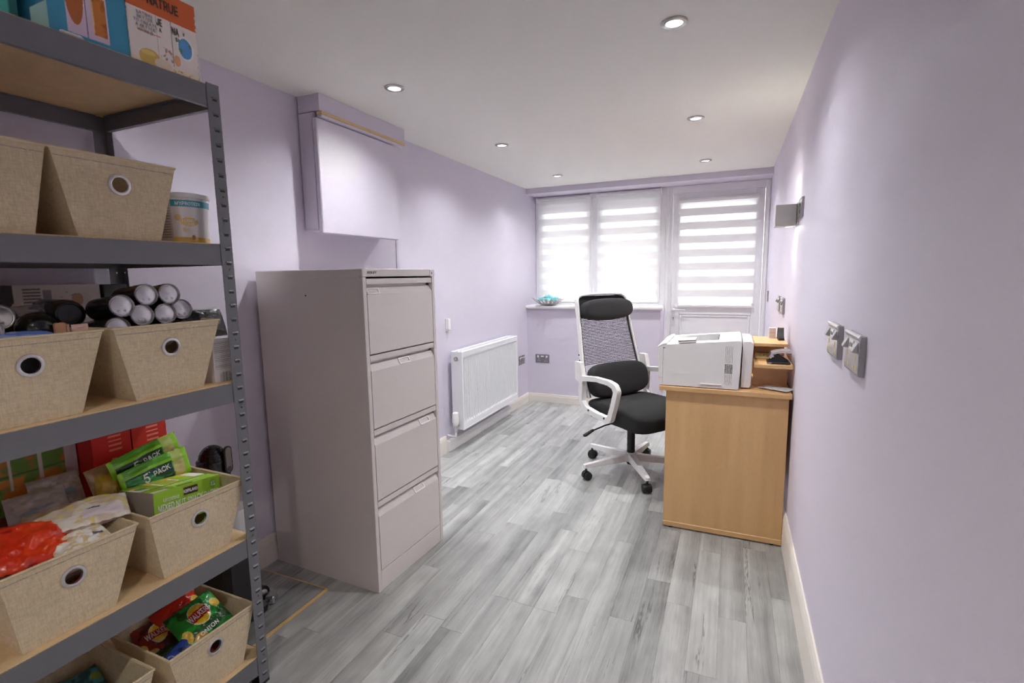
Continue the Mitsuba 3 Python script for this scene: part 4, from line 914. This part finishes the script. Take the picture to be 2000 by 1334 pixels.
part(t, 'box', cm_, 'm_vc', color=cc_)
# the green carton lying in the right bin
t = thing('mixed_nut_carton', 'bright green snack carton lying in the right-hand bin of the fourth shelf', 'carton')
LIME = (150, 196, 50)
KMx = basis((.492, .874, .661), (-.02, 1, -.10), (-.10, .0, 1))
topf = paint(LIME, (R(0, .34, 1, .36), (70, 84, 50)), (R(0, .72, 1, .735), (90, 100, 60)), (AND(R(.05, .72, .95, 1), BLOB(21, 9, .42)), (206, 160, 60)), (AND(R(.08, .42, .92, .68), BLOB(22, 12, .55)), (206, 176, 90)), (R(.0, .40, .16, .74), (232, 228, 224)), (R(.84, .44, 1, .9), (236, 232, 228)), (R(.0, .0, .22, .12), (236, 236, 226)), (R(.36, .02, .60, .09), (56, 60, 40)),
             (R(.33, .42, .36, .78), (232, 232, 222)), (R(.60, .50, .63, .84), (232, 232, 222)), (AND(R(.24, .20, .82, .30), lambda u, v: np.sin(u*130) > -.2), (206, 226, 150)), (EL(.12, .62, .08, .10), (96, 150, 50)))
fkf = paint(LIME, (R(.42, .69, .64, .92), (70, 34, 30)), (EL(.885, .80, .055, .15), (110, 160, 50)))
cm_, cc_ = carton((.192, .098, .150), KMx, {'all': paint((140, 180, 60)), 'front': fkf, 'top': topf, 'left': paint((156, 148, 142))}, .0018)
part(t, 'box', cm_, 'm_vc', color=cc_)
KF = lambda u, v: KMx@basis(((u-.5)*.192, (v-.5)*.098, .0005), (1, 0, 0), (0, 1, 0))
for m_ in ([text('KIRKLAND', .0085, KF(.53, .80), width=.040, bold=True), text('MIXED NUT SNACK PACKS', .0165, KF(.51, .53), width=.176, bold=True), text('Unsalted', .010, KF(.24, .73), width=.042), text('21', .011, KF(.885, .80), width=.013, bold=True)]): part(t, 'lettering', m_, 'm_ink_white', label='white lettering on the front')
KT = lambda u, v: KMx@basis(((u-.5)*.192, .0495, -v*.150), (1, 0, 0), (0, 0, -1))
# snack multipacks
def pack_art(seed, dark):
    return paint((96, 170, 50), (R(.05, .08, .74, .70), dark), (AND(R(.08, .2, .7, .66), BLOB(seed, 5, .5)), (60, 150, 90)), (R(0, .70, 1, .80), (140, 206, 40)), (R(.76, .0, 1, 1), (186, 206, 110)), (EL(.86, .35, .11, .26), (206, 196, 130)), (R(.92, .0, 1, 1), (150, 210, 40)), (R(0, .0, .06, 1), (150, 210, 40)), (R(0, 0, .7, .12), (16, 30, 40)))
for k, (o, ex, lab) in enumerate((((.322, .886, .714), (0, 1, .12), 'front green multipack bag behind the green carton'), ((.297, .878, .754), (0, 1, .20), 'rear green multipack bag leaning behind the front one'))):
    M = basis(o, ex, (-.12, -.03, 1))
    t = thing('multipack_bag', lab, 'snack bag', 'green five-packs in the bin')
    m_, c_, f = packet(.195, .086, .011, M, pack_art(30+k, ((20, 62, 60), (30, 60, 34))[k]), 4+k, .012, 70, .007); part(t, 'bag', m_, 'm_vc_gloss', True, color=c_)
    part(t, 'lettering', cat([drape('5', .026, -.030, -.002, 0, f, M, .016), drape('PACK', .015, .016, .002, 4, f, M, .048)]), 'm_ink_white', label='white pack-size lettering')
m_, c_, f = packet(.16, .13, .022, basis((.250, .838, .698), (0, 1, .10), (-.3, 0, 1)), paint((190, 160, 120), (BLOB(40, 4, .5), (216, 196, 160)), (R(.5, .6, .9, .8), (200, 150, 150)), (R(.6, .8, 1, .95), (226, 206, 150))), 12, 0, 60, .008)
one('tan_snack_bag', 'tan see-through snack bag standing behind the green multipacks', 'snack bag', m_, 'm_vc_gloss', True, color=c_)
m_, c_, f = packet(.085, .15, .022, basis((.30, .785, .668), (.35, 1, -.1), (-.1, 0, 1)), paint((206, 170, 50), (R(.1, .15, .5, .65), (70, 76, 84)), (R(.55, .1, .8, .7), (180, 130, 40)), (R(.86, 0, 1, 1), (226, 222, 218)), (AND(R(.1, .15, .5, .65), BLOB(41, 9, .55)), (150, 156, 160))), 14, 0, 60, .007)
one('yellow_snack_bag', 'yellow snack bag tucked left of the green carton', 'snack bag', m_, 'm_vc_gloss', True, color=c_)
# pouches in the left bin
POUCH = [((.405, .650, .703), (.45, 1, .02), (-.9, .42, .12), .205, .13, .024, 'crumpled pale nut pouch at the front right of the fourth-shelf left bin', ((228, 222, 214), (BLOB(50, 5, .52), (206, 190, 176)), (BLOB(51, 11, .62), (214, 200, 120)), (R(.55, .1, .95, .35), (226, 216, 226)), (R(.6, .36, .72, .42), (80, 84, 130)))),
         ((.245, .640, .690), (.3, 1, .05), (-.7, .2, .7), .12, .12, .018, 'grey see-through pouch standing at the back of the fourth-shelf left bin', ((186, 180, 178), (R(.2, .3, .8, .55), (150, 164, 176)), (BLOB(52, 5, .55), (206, 200, 198)))),
         ((.205, .700, .705), (.2, 1, .02), (-.5, .1, .8), .11, .11, .014, 'see-through pouch leaning behind the others at the wall side', ((176, 168, 164), (R(.2, .35, .85, .6), (140, 164, 176)), (BLOB(53, 6, .56), (200, 192, 188)))),
         ((.495, .610, .674), (.1, 1, .03), (-1, .1, .25), .11, .08, .014, 'small white nut bag at the front rim beside the red bag', ((240, 238, 234), (BLOB(54, 9, .52), (214, 196, 160)), (R(.7, .4, .9, .5), (60, 66, 90))))]
for k, (o, ex, ey, w_, h_, t_, lab, art) in enumerate(POUCH):
    m_, c_, f = packet(w_, h_, t_, basis(o, ex, ey), paint(*art), 60+k, 0, 64, .012); one('nut_pouch', lab, 'pouch', m_, 'm_vc_gloss', True, 'nut pouches in the fourth-shelf left bin', color=c_)
m_, c_, f = packet(.16, .155, .026, basis((.432, .548, .682), (.30, 1, -.18), (-1, .3, .42)), paint((206, 50, 26), (BLOB(70, 4, .52), (222, 66, 32)), (BLOB(71, 4, .68), (150, 24, 16)), (R(.94, 0, 1, 1), (230, 120, 90))), 21, 0, 76, .018)
one('red_snack_bag', 'big glossy red snack bag at the left of the fourth-shelf left bin', 'snack bag', m_, 'm_vc_gloss', True, color=c_)
m_, c_, f = packet(.17, .16, .03, basis((.42, .562, .600), (0, 1, 0), (-1, 0, 0)), paint((186, 180, 176), (BLOB(72, 5, .5), (160, 150, 146))), 23, 0, 40, .012)
one('under_pouch', 'dull grey pouch lying under the others in the fourth-shelf left bin', 'pouch', m_, 'm_vc_gloss', True, color=c_)

# --- lowest shelf: crisp packets
def crisp(o, ex, ey, base_, label, words=None, seed=0, w_=.185, h_=.135, logo=True, t_=.020, sub=None, hi=(226, 190, 70)):
    M = basis(o, ex, ey)
    dark = tuple(int(c*.55) for c in base_)
    ls_ = [(BLOB(seed, 4, .56), dark), (EL(.12, .30, .10, .14), hi), (EL(.90, .62, .09, .12), hi), (EL(.30, .12, .13, .10), (206, 160, 60)), (R(0, .96, 1, 1), dark), (R(0, 0, 1, .04), dark)]
    if logo: ls_ += [(EL(.53, .58, .21, .27), (236, 236, 230)), (EL(.53, .58, .195, .25), (236, 200, 50)), (AND(EL(.53, .58, .20, .26), lambda u, v: np.abs((v-.58)-(u-.53)*.10) < .105), (190, 30, 34))]
    m_, c_, f = packet(w_, h_, t_, M, paint(base_, *ls_), seed, 0, 72, .006)
    t = thing('crisp_packet', label, 'crisp packet', 'crisp packets in the lowest bins'); part(t, 'bag', m_, 'm_vc_gloss', True, color=c_)
    wd = []
    if words: wd.append(drape(words, .0165, (.53-.5)*w_, (.58-.5)*h_, 6, f, M, .066))
    if sub: wd.append(drape(sub, .011, (.52-.5)*w_, (.17-.5)*h_, 4, f, M, .055))
    if wd: part(t, 'lettering', cat(wd), 'm_ink_white', label='white lettering')
crisp((.435, .904, .250), (.14, 1, .22), (-.95, .05, .55), (40, 140, 50), 'green crisp packet lying on top of the lowest right bin', 'WALKERS', 80, .138, .138, sub='ONION')
crisp((.350, .900, .246), (.05, 1, .18), (-.8, 0, .75), (190, 40, 24), 'red crisp packet at the back behind the green one', None, 81, .13, .11, False, sub='SALTED')
crisp((.354, .826, .222), (.3, 1, .05), (-.9, .2, .55), (130, 26, 22), 'dark red crisp packet at the back left of the lowest right bin', 'WALKERS', 82, .11, .115, True, .018)
crisp((.42, .835, .190), (.2, 1, .0), (-1, .1, .15), (40, 70, 40), 'dark green crisp packet deep in the lowest right bin', None, 83, .12, .115, False, .022)
crisp((.478, .826, .203), (-.15, 1, .20), (-.8, -.1, .7), (36, 62, 140), 'blue crisp packet at the front left rim of the lowest right bin', None, 84, .10, .085, False, .012, sub='CHEESE')
crisp((.42, .865, .150), (0, 1, 0), (-1, 0, 0), (120, 24, 22), 'red crisp packet at the bottom of the lowest right bin', None, 85, .14, .14, False, .03)
for k, (o, ex, ey, colr, lab) in enumerate((((.375, .610, .222), (.2, 1, .15), (-.9, .1, .4), (60, 150, 160), 'turquoise crisp packet at the right of the lowest left bin'), ((.362, .570, .225), (.4, 1, -.1), (-.8, .3, .6), (40, 110, 120), 'dark turquoise crisp packet at the back of the lowest left bin'),
                                 ((.44, .600, .215), (-.1, 1, .05), (-1, 0, .25), (96, 190, 190), 'pale turquoise crisp packet at the front of the lowest left bin'), ((.42, .56, .160), (0, 1, 0), (-1, 0, 0), (30, 90, 100), 'turquoise crisp packet at the bottom of the lowest left bin'))):
    crisp(o, ex, ey, colr, lab, None, 90+k, .12, .105, False, .022, hi=(130, 150, 60))

# ------------------------------------------------------------------ floor by the rack
# loose floor hatch with raw edges
t = thing('floor_hatch', 'loose laminate floor hatch with raw wood edges between the rack and the cabinet', 'floor hatch')
hx0, hx1, hy0, hy1 = .032, .404, .62, 1.456
for k in range(4):
    a = hx0+k*(hx1-.012-hx0)/4; b = hx0+(k+1)*(hx1-.012-hx0)/4
    m = bx((a+.0004, hy0, .0002), (b-.0004, hy1-.007, .0065), .0006)
    part(t, 'plank', m, 'm_floor', uv=np.tile([[.15, .3, .1, .25][k], .1+.2*k], (len(m.vertices), 1)))
part(t, 'raw_edge', bx((hx1-.012, hy0, .0002), (hx1, hy1, .006), .001), mat('m_rawedge', (206, 172, 110), .7), label='raw tan edge strip')
part(t, 'raw_edge', bx((hx0, hy1-.0065, .0002), (hx1-.012, hy1, .006), .001), 'm_rawedge', label='raw tan edge strip')
# vacuum cleaner standing behind the rack end
t = thing('vacuum_cleaner', 'black upright vacuum cleaner standing in the gap between the rack and the cabinet', 'vacuum cleaner')
vx, vy = .190, 1.160
b_ = ext(rrect(-.046, -.046, .046, .046, .028), .46, basis((vx, vy, .18), (1, 0, 0), (0, 1, 0)))
part(t, 'body', b_, 'm_black_gloss', 35)
dm = []
for k in range(9):
    a = k/8*math.pi*.5; r_ = .046*math.cos(a)+.002
    dm.append(cyl((vx, vy, .640+.050*math.sin(a)-.006), (vx, vy, .640+.050*math.sin(a)+.003), max(r_, .006), max(r_*.97, .005), n=32))
part(t, 'ribbed_dome', cat(dm), 'm_black_gloss', 20)
part(t, 'spout', hull([(vx-.02, vy-.044, .60), (vx+.02, vy-.044, .60), (vx, vy-.066, .634), (vx-.02, vy-.040, .648), (vx+.02, vy-.040, .648)]), 'm_black')
bM = basis((vx+.0475, vy+.022, .640), (-.15, 1, 0), (0, 0, 1))
part(t, 'badge_rim', ext(rrect(-.017, -.050, .017, .050, .016), .006, bM), 'm_black', 30)
part(t, 'badge', ext(rrect(-.012, -.045, .012, .045, .0115), .0075, bM), 'm_steel', 30, label='long rounded silver badge')
part(t, 'badge_button', cyl((bM@[0, -.034, .0076, 1])[:3], (bM@[0, -.034, .010, 1])[:3], .009), 'm_grey_dark', 30)
part(t, 'canister', at(lathe([(.0005, 0), (.045, 0), (.048, .01), (.048, .15), (.0005, .155)], 32), basis((vx+.098, vy-.01, .33), (1, 0, 0), (0, 1, 0))), 'm_clear', 35, label='clear dust canister')
part(t, 'foot_block', bx((vx-.05, vy-.07, .030), (vx+.115, vy+.055, .325), .02), 'm_black')
part(t, 'floor_head', bx((vx-.08, vy-.10, .008), (vx+.11, vy+.10, .06), .015), 'm_black')
w_ = part(t, 'wheel', cyl((.196, vy+.128, .040), (.226, vy+.128, .040), .032, n=30), 'm_black_gloss', 30)
part(w_, 'hub_cap', cyl((.2262, vy+.128, .040), (.229, vy+.128, .040), .020, n=24), 'm_alu', 30)
part(t, 'axle_arm', bx((.18, vy+.085, .025), (.20, vy+.14, .055), .004), 'm_black')
t = thing('power_lead', 'coiled black power lead with a silver plug on the floor hatch', 'cable')
part(t, 'lead', tube([(.33+.05*math.cos(a)*(1-a*.015), .93+.075*math.sin(a)*(1-a*.012), .0105+.0012*a) for a in np.linspace(0, 15, 90)], .0038, 8), 'm_black', True)
part(t, 'plug', at(cat([bx((-.018, -.022, 0), (.018, .022, .034), .006), bx((-.002, -.034, .01), (.002, -.02, .016)), bx((-.012, -.034, .022), (-.008, -.02, .026)), bx((.008, -.034, .022), (.012, -.02, .026))]), basis((.255, 1.30, .008), (.8, .5, 0), (-.5, .8, 0))), 'm_alu')
